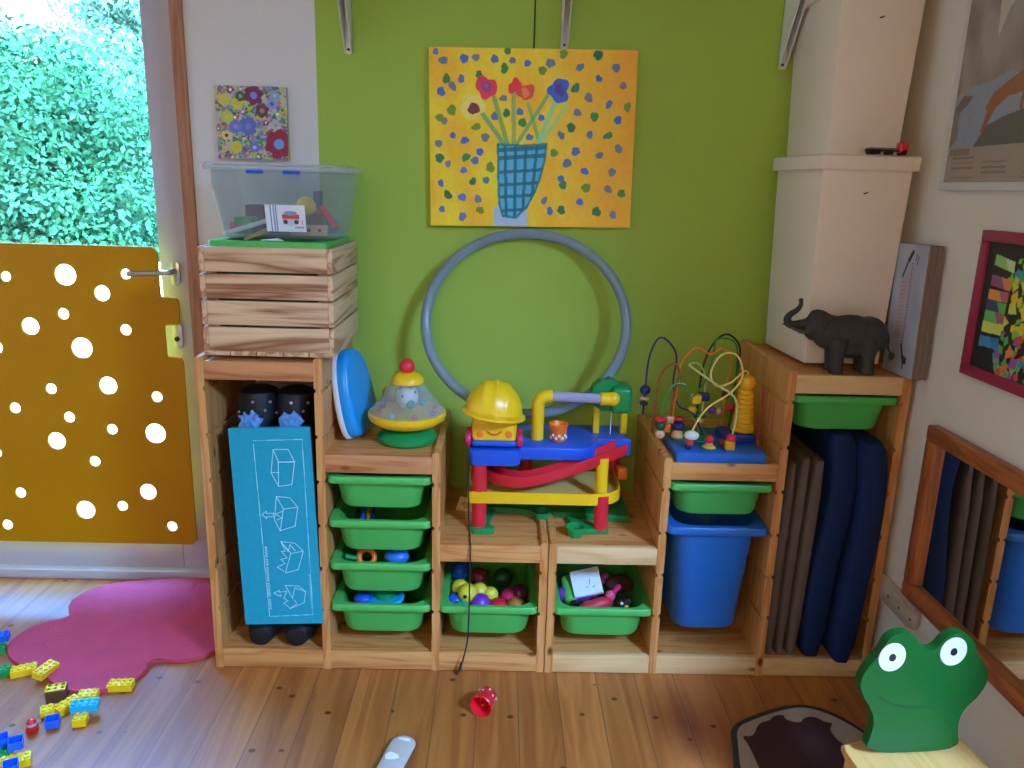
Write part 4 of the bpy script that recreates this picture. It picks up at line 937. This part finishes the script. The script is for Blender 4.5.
grey_f = pm('grey_fabric', (106, 94, 88), .9, .08, 60, spec=.2, bump=.2, bscale=500); navy_f = pm('navy_fabric', (24, 44, 88), .85, .08, 40, spec=.2, bump=.2, bscale=500)
slab('seat_cushion', 'grey flat cushion nearest the shelf side in the right bay', [(1.591, .06), (1.593, .35), (1.599, .645)], .031, -.425, -.06, grey_f, 'grey cushions')
slab('seat_cushion', 'middle grey flat cushion standing in the right bay', [(1.6235, .06), (1.628, .35), (1.636, .66)], .032, -.42, -.06, grey_f, 'grey cushions')
slab('seat_cushion', 'grey flat cushion touching the blue cushions', [(1.657, .06), (1.665, .35), (1.674, .655)], .034, -.425, -.06, grey_f, 'grey cushions')
slab('floor_cushion', 'inner dark blue cushion beside the grey cushions', [(1.713, .06), (1.722, .3), (1.742, .5), (1.744, .62), (1.722, .735)], .074, -.43, -.06, navy_f, 'blue cushions')
slab('floor_cushion', 'outer dark blue cushion bulging against the right shelf side', [(1.79, .062), (1.801, .25), (1.816, .45), (1.817, .56), (1.81, .64), (1.795, .72)], .07, -.462, -.06, navy_f, 'blue cushions')

# ------------------------------------------------------------------ white boxes, elephant, truck, books on the tall right bay
ivory = pm('ivory_card', (236, 222, 208), .6, .02, 10)
def white_box(label, loc, rz, wb, db, wt, dt, hgt, lid_h=.036):
    t = thing('tall_box', label, 'box', loc, (0, 0, rz))
    def rc(w_, d_, z): return rr(w_, d_, .004, z, 2)
    MB().loft([rc(wb, db, 0), rc(wt, dt, hgt)]).build('box_body', ivory, t)
    MB().loft([rc(wt + .022, dt + .022, hgt - .001), rc(wt + .024, dt + .024, hgt + lid_h - .003), rc(wt + .018, dt + .018, hgt + lid_h)]).build('lid', ivory, t)
    MB().tube(spline([(-.006, -dt / 2 + .0035, hgt - .058), (0, -dt / 2 + .001, hgt - .06), (.008, -dt / 2 + .002, hgt - .056)], 4), .0022, 6).build('pull_slot', pm('slot_shadow', (90, 70, 60), .8), t)
    return t
white_box('lower tall white lidded box behind the elephant figure', (1.724, -.192, .9105), R(3), .212, .285, .242, .3, .515)
white_box('upper tall white lidded box stacked on the other white box', (1.728, -.155, 1.4635), R(3), .192, .27, .222, .28, .395)

# elephant: one continuous skin, then remeshed
def elephant():
    t = thing('elephant_figure', 'dark grey toy elephant with raised trunk by the white boxes', 'elephant', (1.715, -.395, .9))
    mb = MB()
    def E(c, r): mb.sphere(c, 1, r)
    E((.0, 0, .105), (.082, .043, .05)); E((.05, 0, .1), (.05, .044, .052)); E((-.055, 0, .108), (.045, .04, .046)); E((.0, 0, .085), (.065, .042, .045))
    E((-.085, 0, .13), (.035, .028, .036)); E((-.1, 0, .118), (.026, .022, .03)); E((-.098, 0, .098), (.014, .013, .014)); E((-.09, 0, .152), (.022, .02, .015))
    mb.tube(spline([(-.1, 0, .13), (-.124, 0, .128), (-.146, 0, .124), (-.162, 0, .126), (-.17, 0, .138), (-.163, 0, .152), (-.147, 0, .163), (-.138, 0, .177), (-.139, 0, .19)], 6), [.0145 - .0095 * k / 48 for k in range(49)], 14)
    E((-.139, 0, .191), (.007, .007, .005))
    for x, y in ((-.034, -.024), (-.03, .022), (.047, -.026), (.05, .022)):
        mb.tube([(x, y, .095), (x - .002, y, .05), (x, y, .02), (x, y, .001)], [.026, .0185, .0165, .0185], 16)
    mb.tube(spline([(.093, 0, .118), (.105, 0, .095), (.108, 0, .07), (.118, 0, .052)], 6), [.006 - .0002 * k for k in range(19)], 10); E((.121, 0, .047), (.009, .005, .011))
    o = mb.build('elephant_body', pm('dark_grey_rubber', (52, 52, 52), .65, .15, 60, bump=.3, bscale=220), t)
    m = o.modifiers.new('r', 'REMESH'); m.mode = 'VOXEL'; m.voxel_size = .0028; m.use_smooth_shade = True
    m = o.modifiers.new('s', 'SMOOTH'); m.iterations = 5; m.factor = .5
    for s_ in (-1, 1):
        ear = [(.0, .0), (.028, .012), (.045, .004), (.05, -.02), (.04, -.045), (.018, -.052), (.004, -.03)]
        MB().prism(smoothloop(ear, 2), 0, .006, 'Y', .002, Matrix.Translation((-.085, s_ * .032 - (.003), .145)) @ Matrix.Rotation(R(-s_ * 14), 4, 'Z')).build('ear', pm('dark_grey_rubber', (52, 52, 52)), t)
        MB().tube(spline([(-.112, s_ * .014, .112), (-.135, s_ * .02, .108), (-.158, s_ * .02, .118), (-.172, s_ * .018, .135)][:3] + [(-.176, s_ * .018, .124)], 5), [.005 - .00025 * k for k in range(16)], 8).build('tusk', pm('ivory_tusk', (84, 80, 74), .5), t)
        MB().sphere((-.112, s_ * .021, .137), .0032).build('eye', black_m, t)
elephant()
tt = thing('toy_truck', 'tiny red cab truck with dark trailer on the lower box lid', 'toy truck', (1.77, -.342, 1.4635), (0, 0, R(4)))
MB().box(-.052, .03, -.012, .012, .008, .012, .001).build('trailer', black_m, tt); MB().box(-.05, .028, -.011, .011, .0122, .017, .002).build('cargo', pm('grey_cargo', (110, 110, 112), .5), tt)
MB().box(.032, .056, -.012, .012, .006, .032, .005, 3).build('cab', red_m, tt)
for x in (-.04, -.026, .008, .044):
    MB().lathe([(0, -.014), (.0065, -.014), (.0065, .014), (0, .014)], 16, Matrix.Translation((x, 0, .0065)) @ Matrix.Rotation(R(90), 4, 'X')).build('wheels', black_m, tt)
# board books flat against the right wall
P = Paint(.155, .34, 110, (168, 172, 188))
P.img *= (1 + .10 * np.sin(P.X * 40 + P.Y * 17) * np.sin(P.Y * 23))[..., None]
P.line((.075, .315), (.045, .255), .0035, (30, 30, 36)); P.line((.083, .32), (.068, .3), .006, (30, 30, 36)); P.line((.1, .3), (.105, .315), .002, (60, 60, 80)); P.line((.11, .29), (.114, .31), .002, (60, 60, 80))
for k in range(28):
    y = .29 - k * .008; P.line((.085, y), (.092, y + .003), .0016, (170, 90, 84))
for k in range(14):
    y = .24 - k * .0105; P.line((.045, y), (.066, y + .004), .0032, (188, 140, 130), .8)
P.poly([(.085, .085), (.1, .055), (.118, .05), (.12, .035), (.1, .03), (.09, .055), (.08, .08)], (26, 26, 32)); P.line((.1, .045), (.104, .02), .003, (26, 26, 32))
def book(x, label, th, painted_cover):
    t = thing('board_book', label, 'book', (x, -.335, .9005), (0, R(-1.5), R(-90)), 'board books on the right shelf')
    if painted_cover: sheet('cover', P, .002, painted, t)
    else: MB().box(0, .155, 0, .002, 0, .34).build('cover', pm('book_cover_grey', (130, 124, 122), .6), t)
    MB().box(.001, .153, .0021, th - .0021, .003, .337).build('page_block', pm('page_edge', (136, 112, 92), .8, .15, 300), t)
    MB().box(0, .155, th - .002, th, 0, .34).build('back_cover', pm('book_cover_back', (120, 112, 108), .6), t)
book(1.846, 'outermost board book with bluish cover leaning on the right wall', .0125, True); book(1.859, 'middle board book of the three leaning on the right wall', .0125, False); book(1.872, 'board book touching the right wall behind the two others', .0125, False)

# ------------------------------------------------------------------ right wall: poster, collage, mirror, rail
RZ = R(-90)
def on_wall(name, label, cat, ytop, z, off=0): return thing(name, label, cat, (WR - off, ytop, z), (0, 0, RZ))
PW, PH = .6, .72
P = Paint(PW, PH, 230, (168, 152, 140))
n = sum(np.sin(P.X * a + P.Y * b + c) for a, b, c in ((14, 9, 0), (27, -19, 1), (41, 33, 2), (8, -37, 3), (63, 20, 5))) / 5
a = np.clip(.4 + n, 0, .8)[..., None]; P.img = P.img * (1 - a) + np.array(lin((128, 116, 104))) * a
P.poly([(.13, .31), (.16, .37), (.2, .4), (.26, .4), (.33, .36), (.4, .4), (.5, .38), (.62, .45), (.62, .72), (.3, .72), (.22, .6), (.16, .5), (.12, .4)], (206, 200, 184), .75)
P.poly([(.0, .08), (.0, .2), (.06, .215), (.13, .22), (.2, .235), (.3, .2), (.4, .17), (.62, .16), (.62, .08)], (146, 156, 172), .9)
P.poly([(.1, .08), (.14, .125), (.2, .14), (.26, .15), (.34, .145), (.62, .13), (.62, .08)], (98, 94, 80), .9)
P.poly([(.0, .08), (.0, .17), (.02, .19), (.03, .1)], (128, 110, 98), .8)
P.poly([(.125, .165), (.15, .195), (.2, .215), (.25, .235), (.27, .26), (.285, .285), (.31, .28), (.315, .265), (.3, .255), (.295, .225), (.285, .2), (.282, .145), (.272, .145), (.27, .185), (.262, .185), (.26, .15), (.25, .15), (.252, .185), (.2, .18), (.165, .16), (.13, .11), (.118, .11), (.135, .155)], (158, 98, 66))
P.line((.287, .283), (.275, .315), .0028, (104, 76, 60)); P.line((.302, .28), (.315, .315), .0028, (104, 76, 60)); P.line((.28, .3), (.268, .306), .002, (104, 76, 60))
P.poly([(.0, .17), (.03, .2), (.07, .195), (.05, .175), (.02, .16)], (120, 100, 96))
P.rect(0, 0, PW, .08, (166, 146, 130)); P.rect(.01, .062, .09, .076, (140, 120, 104))
for k, y in enumerate((.056, .045, .033, .022, .011)):
    for x0 in (.025, .15, .3, .45):
        if (k + int(x0 * 20)) % 4 == 3: continue
        for j in range(7): P.line((x0 + j * .013, y), (x0 + j * .013 + .009, y), .0018, (118, 106, 98), .8)
ps = on_wall('animal_poster', 'large framed wildlife poster on the right wall above the red frame', 'poster', -.432, 1.385, .022)
o = sheet('print', P, .008, painted, ps); o.location = (.012, .006, .012)
fm = pm('pale_aluminium', (208, 206, 198), .4)
MB().box(0, PW + .024, 0, .021, -.006, .012, .001).build('frame_bar', fm, ps); MB().box(0, PW + .024, 0, .021, .012 + PH, .024 + PH, .001).build('frame_bar', fm, ps)
MB().box(0, .011, .0, .021, .012, .012 + PH, .001).build('frame_bar', fm, ps); MB().box(.013 + PW, .024 + PW, 0, .021, .012, .012 + PH, .001).build('frame_bar', fm, ps)
# collage
AW, AH = .33, .282
P = Paint(AW, AH, 190, (34, 34, 36))
cols = [(120, 190, 60), (226, 190, 40), (230, 120, 40), (40, 150, 190), (214, 70, 60), (150, 90, 160), (206, 206, 70), (90, 170, 90)]
rg = random.Random(3)
for k in range(240):
    x = .085 + rg.random() * .24; y = rg.random() * AH
    if x < .12 and (y > .25): continue
    yy = y / AH; base_c = cols[rg.choice([1, 6, 0, 1, 6] if .35 < yy < .75 else [0, 2, 4, 3, 5, 7, 2] if yy < .35 else [0, 7, 3, 0])]
    an = rg.random() * 3; w_ = .008 + rg.random() * .012; dx_, dy_ = math.cos(an) * w_, math.sin(an) * w_
    P.poly([(x - dx_, y - dy_), (x + dy_ * .7, y - dx_ * .7), (x + dx_, y + dy_), (x - dy_ * .7, y + dx_ * .7)], base_c)
for yc, c1_, c2_, sl in ((.245, (150, 200, 90), (200, 220, 160), -.012), (.2, (150, 90, 130), (230, 130, 90), -.006), (.168, (236, 150, 70), (190, 100, 110), 0), (.143, (70, 70, 110), (90, 180, 90), 0), (.12, (100, 190, 90), (170, 90, 120), 0), (.095, (210, 210, 90), (190, 210, 90), .002), (.062, (60, 140, 190), (50, 120, 180), .004)):
    x0 = .028 + (.245 - yc) * -.04; P.poly([(x0, yc + .012), (x0 + .07, yc + .012 + sl), (x0 + .07, yc - .012 + sl), (x0, yc - .012)], c1_); P.poly([(x0 + .035, yc + .012 + sl / 2), (x0 + .07, yc + .012 + sl), (x0 + .07, yc - .012 + sl), (x0 + .05, yc - .012 + sl / 2)], c2_)
rf = on_wall('framed_collage', 'colourful paper collage in a dark red frame on the right wall', 'picture', -.648, .963, .022)
o = sheet('collage', P, .006, painted, rf); o.location = (.024, .008, .024)
fm = pm('crimson_lacquer', (156, 34, 70), .4)
for a in ((0, AW + .048, 0, .024), (0, AW + .048, AH + .024, AH + .048)): MB().box(a[0], a[1], 0, .021, a[2], a[3], .002).build('frame_bar', fm, rf)
for a in ((0, .024), (AW + .024, AW + .048)): MB().box(a[0], a[1], 0, .021, .024, AH + .024, .002).build('frame_bar', fm, rf)
# mirror
mr = on_wall('wall_mirror', 'wood framed mirror hanging low on the right wall', 'mirror', -.57, .346, .03)
mr.rotation_euler = (0, 0, R(-90.0))
MWd, MHt = .65, .465
m_, nt, out = new_mat('mirror_silver'); p_ = N(nt, 'ShaderNodeBsdfPrincipled'); p_.inputs['Metallic'].default_value = 1; p_.inputs['Roughness'].default_value = .015; p_.inputs['Base Color'].default_value = (.82, .84, .84, 1); nt.links.new(p_.outputs[0], out.inputs[0])
MB().box(.03, MWd - .03, .017, .022, .03, MHt - .03).build('mirror_glass', m_, mr)
for a in ((.0, .04), (MHt - .04, MHt)): MB().box(0, MWd, 0, .029, a[0], a[1], .004).build('frame_rail', frameY if False else wood('mirror_wood_rail', (176, 98, 50), (140, 70, 34), 'X', 30, .4, False), mr)
for a in ((.0, .04), (MWd - .04, MWd)): MB().box(a[0], a[1], .0005, .0285, .0405, MHt - .0405, .004).build('frame_stile', frameZ, mr)
rl = on_wall('wall_rail', 'pale wooden strip with screw holes low on the right wall', 'strip', -.3, .26, .016)
MB().prism([(0, 0), (.3, 0), (.325, .008), (.336, .03), (.33, .06), (.318, .07), (0, .07)], 0, .015, 'Y', .003).build('strip_board', wood('bleached_pine', (196, 180, 156), (176, 158, 134), 'X', 20, .6, False), rl)
for x in (.13, .19, .25, .31): MB().cyl((x, .0006, .03), (x, -.0006, .03), .004, 10).build('screw_hole', pm('hole_brown', (70, 56, 44), .8), rl)

# ------------------------------------------------------------------ floor things
def outline_slab(pts, z0, z1, bev): return MB().prism(pts, z0, z1, 'Z', bev)
rug_pts = smoothloop([(-.005, -.30), (-.005, .03), (-.1, .055), (-.3, .05), (-.42, .032), (-.52, .0), (-.578, -.06), (-.585, -.13), (-.548, -.185), (-.53, -.205), (-.56, -.225), (-.615, -.26), (-.642, -.33), (-.615, -.41), (-.55, -.46), (-.45, -.505), (-.412, -.54), (-.345, -.58), (-.262, -.578), (-.2, -.53), (-.182, -.47), (-.195, -.43), (-.175, -.418), (-.13, -.432), (-.07, -.42), (-.02, -.38)], 2)
solo(outline_slab(rug_pts, 0.0008, .014, .005), 'pink_rug', pm('pink_pile', (200, 74, 92), .95, .16, 14, spec=.1, bump=.8, bscale=260), 'pink flower shaped rug lying in front of the door', 'rug')
mat_pts = smoothloop([(1.40, -.74), (1.415, -.67), (1.475, -.635), (1.56, -.595), (1.64, -.572), (1.715, -.61), (1.79, -.72), (1.80, -.95), (1.7, -1.12), (1.5, -1.12), (1.38, -1.0), (1.375, -.85)], 2)
mt = thing('play_mat', 'small beige mat with dark brown patch and dark border beside the chair', 'rug', (0, 0, .0008))
outline_slab(mat_pts, 0, .008, .003).build('dark_border', pm('olive_binding', (52, 50, 44), .9), mt)
cxm, cym = 1.59, -.83
MB().prism([(cxm + (x - cxm) * .93, cym + (y - cym) * .93) for x, y in mat_pts], .0081, .0105, 'Z').build('beige_field', pm('beige_pile', (168, 152, 132), .95, .1, 60), mt)
MB().prism(smoothloop([(1.44, -.745), (1.43, -.715), (1.46, -.72), (1.49, -.665), (1.525, -.655), (1.54, -.635), (1.57, -.63), (1.565, -.65), (1.6, -.665), (1.62, -.64), (1.65, -.635), (1.67, -.66), (1.69, -.66), (1.665, -.69), (1.68, -.75), (1.72, -.76), (1.73, -.9), (1.62, -1.02), (1.48, -1.0), (1.44, -.86)], 2), .0106, .013, 'Z').build('brown_patch', pm('dark_brown_pile', (66, 36, 40), .95, .15, 60), mt)

tc_ = thing('toy_beaker', 'red toy beaker lying on its side on the floor boards', 'cup', (.773, -.61, .0315), (0, 0, R(-20)))
tc_.scale = (1.15, 1.15, 1.15)
Mx = Matrix.Rotation(R(90), 4, 'X') @ Matrix.Translation((0, 0, -.022))
MB().lathe([(0, 0), (.019, 0), (.021, .002), (.0255, .044), (.0275, .05), (.0258, .052), (.0235, .047), (.0185, .006), (0, .006)], 40, Mx).build('beaker_body', pm('scarlet_plastic', (226, 24, 44), .3), tc_)
for k in range(10):
    a = R(k * 36); MB().sphere((.0215 * math.cos(a), .0222 - .012 - .008 * (k % 2), .0215 * math.sin(a)), .0032, (1, 1, 1)).build('white_spot', pm('pinkish_white', (230, 170, 196), .5), tc_)
# sock
sk = thing('baby_sock', 'pale grey baby sock lying on the floor at the front edge', 'sock', (.574, -.762, .0), (0, 0, R(-14)))
sk.scale = (1.4, 1.25, 1.2)
rings = []
for k_ in range(9):
    a_ = R(90 * k_ / 8); rings.append((.024 * math.cos(a_) - .004, .022 * math.sin(a_) + .0008, .008 + .012 * math.sin(a_)))
rings = [(y, hw, h_) for y, hw, h_ in reversed(sorted(rings))] + [(-.05, .0225, .02), (-.11, .0215, .018), (-.17, .021, .018), (-.18, .017, .012)]
rings = [[(hw * math.cos(2 * math.pi * i / 24), y, .0015 + h_ / 2 + h_ / 2 * math.sin(2 * math.pi * i / 24)) for i in range(24)] for y, hw, h_ in rings]
MB().loft(rings).build('sock_knit', pm('pale_knit', (190, 186, 178), .95, .1, 80, bump=.6, bscale=420), sk)
MB().sphere((.001, .0, .0195), .012, (1.0, .55, .2)).build('white_patch', white_paper, sk); MB().sphere((-.003, -.05, .0195), .012, (1.1, 1.1, .2)).build('white_patch', white_paper, sk)

# frog chair
fc = thing('frog_chair', 'child chair with green smiling frog backrest and wooden seat', 'chair', (1.627, -1.1, 0), (0, 0, R(6)))
ol = [(495, 505), (518, 445), (524, 385), (502, 342), (472, 304), (462, 262), (484, 216), (528, 168), (540, 126), (572, 102), (610, 100), (640, 118), (660, 146), (690, 156), (715, 145), (737, 112), (770, 94), (806, 97), (838, 122), (850, 158), (882, 192), (900, 228), (897, 266), (870, 310), (836, 342), (816, 382), (820, 440), (832, 492)]
def fz(x, y): return ((x - 664 - (505 - y) * .065) * .000615, (505 - y - (x - 664) * .07) * .000666)
frog_o = smoothloop([fz(*p) for p in ol], 3)
frog_o = [(x, z) for x, z in frog_o]
bk = MB().prism(frog_o, -.009, .011, 'Y', .0035, Matrix.Translation((0, 0, .284)), 3).build('backrest', pm('frog_green', (2, 90, 34), .3, .03, spec=.3), fc)
for ex, ey in ((562, 180), (768, 156)):
    x, z = fz(ex, ey); M_ = Matrix.Translation((x, -.0092, .284 + z)) @ Matrix.Rotation(R(90), 4, 'X')
    MB().lathe([(0, .0012), (.027, .0012), (.0278, 0)], 40, M_ @ Matrix.Diagonal((1, 1.1, 1, 1))).build('eye_white', white_m, bk)
    MB().lathe([(0, .0022), (.0068, .0022), (.0072, .0012)], 24, M_ @ Matrix.Diagonal((1, 1.15, 1, 1))).build('pupil', black_m, bk)
MB().tube([(x, -.0095, .284 + z) for x, z in (fz(*p) for p in [tuple(q)[:2] for q in spline([(532, 310, 0), (575, 332, 0), (630, 342, 0), (690, 341, 0), (760, 325, 0), (815, 298, 0), (850, 273, 0)], 6)])], .0012, 6).build('mouth', pm('dark_green_line', (14, 70, 36), .5), bk)
MB().prism(smoothloop([(-.125, .04), (-.13, .0), (-.138, -.2), (-.12, -.27), (.12, -.27), (.138, -.2), (.13, .0), (.125, .04)], 1), .266, .284, 'Z', .005).build('seat', birch, fc)
for x, y in ((-.105, .015), (.105, .015), (-.112, -.225), (.112, -.225)):
    MB().cyl((x * 1.08, y * 1.05, 0), (x, y, .2655), .013, 16, .016).build('leg', birch, fc)

# toy bricks
def brick(x, y, nx, ny, m, label, rot=(0, 0, 0), z=0, hgt=.0192, extra=None):
    p = .0159 * 1.0
    t = thing('toy_brick', label, 'toy brick', (x, y, z + .0005), tuple(R(a) for a in rot), 'chunky plastic bricks on the floor')
    w_, d_ = nx * p, ny * p
    b = MB(); th = .0016
    b.loft([[(-w_ / 2, -d_ / 2, 0), (w_ / 2, -d_ / 2, 0), (w_ / 2, d_ / 2, 0), (-w_ / 2, d_ / 2, 0)], [(-w_ / 2, -d_ / 2, hgt), (w_ / 2, -d_ / 2, hgt), (w_ / 2, d_ / 2, hgt), (-w_ / 2, d_ / 2, hgt)]], False, True)
    b.loft([[(-w_ / 2, -d_ / 2, 0), (w_ / 2, -d_ / 2, 0), (w_ / 2, d_ / 2, 0), (-w_ / 2, d_ / 2, 0)], [(-w_ / 2 + th, -d_ / 2 + th, 0), (w_ / 2 - th, -d_ / 2 + th, 0), (w_ / 2 - th, d_ / 2 - th, 0), (-w_ / 2 + th, d_ / 2 - th, 0)], [(-w_ / 2 + th, -d_ / 2 + th, hgt - th), (w_ / 2 - th, -d_ / 2 + th, hgt - th), (w_ / 2 - th, d_ / 2 - th, hgt - th), (-w_ / 2 + th, d_ / 2 - th, hgt - th)]], False, True)
    b.build('brick_body', m, t)
    for i in range(nx):
        for j in range(ny):
            MB().lathe([(.0047, hgt), (.0047, hgt + .0045), (0, hgt + .0045)], 16, Matrix.Translation(((i - nx / 2 + .5) * p, (j - ny / 2 + .5) * p, 0))).build('stud', m, t)
    return t
yb = pm('brick_yellow', (244, 206, 24), .25, .02); bb = pm('brick_blue', (16, 96, 220), .25, .02); gb = pm('brick_green', (20, 150, 70), .25, .02); cbk = pm('brick_cyan', (20, 176, 226), .25, .02)
UP = .0192 + .0045
brick(-0.648, -0.36, 2, 2, bb, 'blue brick standing on the green brick at the left frame edge', (0, 0, 20), .0245)
brick(-0.645, -0.388, 2, 2, gb, 'green brick under the blue one at the left frame edge', (0, 0, 25))
brick(-0.567, -0.491, 2, 2, gb, 'green brick left of the long yellow brick', (0, 0, 50))
brick(-0.517, -0.486, 4, 2, yb, 'long yellow brick touching the rug, studs up', (0, 0, 25), 0)
brick(-0.449, -0.5, 2, 4, yb, 'yellow brick lying on the rug edge, tilted', (0, 10, -14), .012)
bp = brick(-0.366, -0.596, 3, 2, brown_m, 'dark brown animal print brick with yellow top', (0, 0, 18), 0, .034)
MB().box(-.0238, .0238, -.0158, .0158, .0341, .0385, .001).build('yellow_top', yb, bp)
brick(-0.356, -0.66, 2, 2, yb, 'small yellow brick between red and blue bricks', (0, 0, 30))
brick(-0.318, -0.634, 2, 4, yb, 'slanting long yellow brick beside the cyan brick', (0, 0, -28))
brick(-0.286, -0.593, 3, 2, yb, 'yellow brick behind the cyan brick', (0, 0, 10))
brick(-0.257, -0.661, 4, 2, cbk, 'cyan brick on top of the yellow bricks', (0, 0, 14), .0205)
brick(-0.256, -0.69, 2, 2, yb, 'yellow brick in front of the cyan brick', (0, 0, 12))
brick(-0.319, -0.703, 2, 2, bb, 'blue brick beside the small yellow brick, open side up', (180, 0, 22), UP)
brick(-0.221, -0.546, 4, 2, yb, 'yellow brick alone at the right edge of the pink rug', (0, 0, 6))
brick(-0.346, -0.808, 2, 2, bb, 'blue brick on the heap at the left, open side up', (180, 0, 28), UP + .02)
brick(-0.386, -0.8, 2, 2, bb, 'blue brick leftmost in the heap by the frame edge', (180, 0, 35), UP + .02)
brick(-0.372, -0.818, 2, 2, gb, 'green brick under the blue bricks of the heap', (0, 0, 20))
brick(-0.33, -0.842, 4, 2, yb, 'long yellow brick at the front of the left heap', (0, 0, 24))
brick(-0.318, -0.877, 2, 2, bb, 'blue brick lowest in the photo, in front of the yellow one', (180, 0, 30), UP + .012)
rb = thing('toy_character', 'small red and white brick figure beside the blue brick', 'toy', (-.357, -.726, .0005), (0, 0, R(15)))
MB().box(-.0125, .0125, -.011, .011, 0, .018, .003).build('red_body', pm('brick_red', (206, 30, 30), .25), rb)
MB().sphere((0, 0, .024), .0105, (1.1, 1, .9)).build('white_head', pm('greyish_white', (200, 196, 200), .4), rb)
MB().lathe([(.0115, .027), (.009, .034), (.004, .037), (0, .037)], 20).build('red_cap', pm('brick_red', (206, 30, 30)), rb)

# ------------------------------------------------------------------ camera
F = Vector((0.01889366248410034, 0.9696925593894765, -0.2435967359851592)); RT = Vector((0.9995416330800658, -0.012554876796931493, 0.0275481180527559)); U = Vector((-0.02365487809251199, 0.24400556414414062, 0.9694852920024769))
cam = bpy.data.cameras.new('camera'); co = bpy.data.objects.new('camera', cam); COL.objects.link(co)
M = Matrix((RT, U, -F)).transposed().to_4x4(); M.translation = (.78483405, -2.44195073, 1.35924295)
co.matrix_world = M; cam.sensor_width = 36; cam.lens = 787.861 / 1024 * 36; cam.clip_start = .05; cam.clip_end = 200
SC.camera = co

# ------------------------------------------------------------------ light: sky through door, skylight and an added fill window, sun on the garden
wd = bpy.data.worlds.new('sky'); SC.world = wd; wd.use_nodes = True; nt = wd.node_tree; nt.nodes.clear(); L = nt.links.new
out = N(nt, 'ShaderNodeOutputWorld'); bg = N(nt, 'ShaderNodeBackground'); L(bg.outputs[0], out.inputs[0])
tc = N(nt, 'ShaderNodeTexCoord')
def lobe(d, lo, hi):
    v = Vector(d).normalized(); a = N(nt, 'ShaderNodeVectorMath', operation='DOT_PRODUCT'); a.inputs[1].default_value = v
    L(tc.outputs['Generated'], a.inputs[0]); m = N(nt, 'ShaderNodeMapRange', interpolation_type='SMOOTHSTEP'); m.inputs[1].default_value = lo; m.inputs[2].default_value = hi
    L(a.outputs['Value'], m.inputs[0]); return m.outputs[0]
def mixc(f, a, b):
    m = N(nt, 'ShaderNodeMix', data_type='RGBA'); L(f, m.inputs[0])
    for k, v in ((6, a), (7, b)):
        if isinstance(v, tuple): m.inputs[k].default_value = (*v, 1)
        else: L(v, m.inputs[k])
    return m.outputs[2]
GROUND_C, SKY_C, SKY_W, SKY_N, SKY_FILL = (.5, .5, .45), (5., 6.5, 8.), (120., 196., 370.), (8., 30., 88.), (15., 9.4, 4.3)
sky = mixc(lobe((.5, -.65, .5), .72, .9), SKY_C, SKY_W)
sky = mixc(lobe((-.1, .7, .7), .72, .92), sky, SKY_N)
sky = mixc(lobe((-.12, -.98, .1), .7, .9), sky, SKY_FILL)  # warm lobe added to feed the fill window
L(mixc(lobe((0, 0, 1), -.06, .06), GROUND_C, sky), bg.inputs[0]); bg.inputs[1].default_value = 1.0
sun = bpy.data.lights.new('sun', 'SUN'); sun.energy = 9.0; sun.angle = R(2); sun.color = (1, .96, .88)
so = bpy.data.objects.new('sun', sun); COL.objects.link(so); so.rotation_euler = Vector((.5, .5, -.7)).to_track_quat('-Z', 'Y').to_euler()
def portal(name, loc, direction, sx, sy):
    l = bpy.data.lights.new(name, 'AREA'); l.shape = 'RECTANGLE'; l.size, l.size_y = sx, sy; l.cycles.is_portal = True
    o = bpy.data.objects.new(name, l); COL.objects.link(o); o.location = loc; o.rotation_euler = Vector(direction).to_track_quat('-Z', 'Y').to_euler(); return o
portal('door_portal', ((DX0 + DX1) / 2, .19, DZ / 2), (0, -1, 0), DX1 - DX0, DZ)
portal('skylight_portal', ((SX0 + SX1) / 2, (SY0 + SY1) / 2, CZ + .149), (0, 0, -1), SX1 - SX0, SY1 - SY0)
portal('fill_window_portal', ((vx0 + vx1) / 2, WF - .19, (vz0 + vz1) / 2), (0, 1, 0), vx1 - vx0, vz1 - vz0)

vs = SC.view_settings
SC.display_settings.display_device = 'sRGB'; vs.view_transform = 'Standard'; vs.look = 'None'; vs.exposure = -.12; vs.gamma = 1; vs.use_curve_mapping = False
SC.cycles.use_denoising = True; SC.cycles.max_bounces = 10; SC.cycles.diffuse_bounces = 6; SC.cycles.transparent_max_bounces = 16
SC.cycles.sample_clamp_indirect = 6
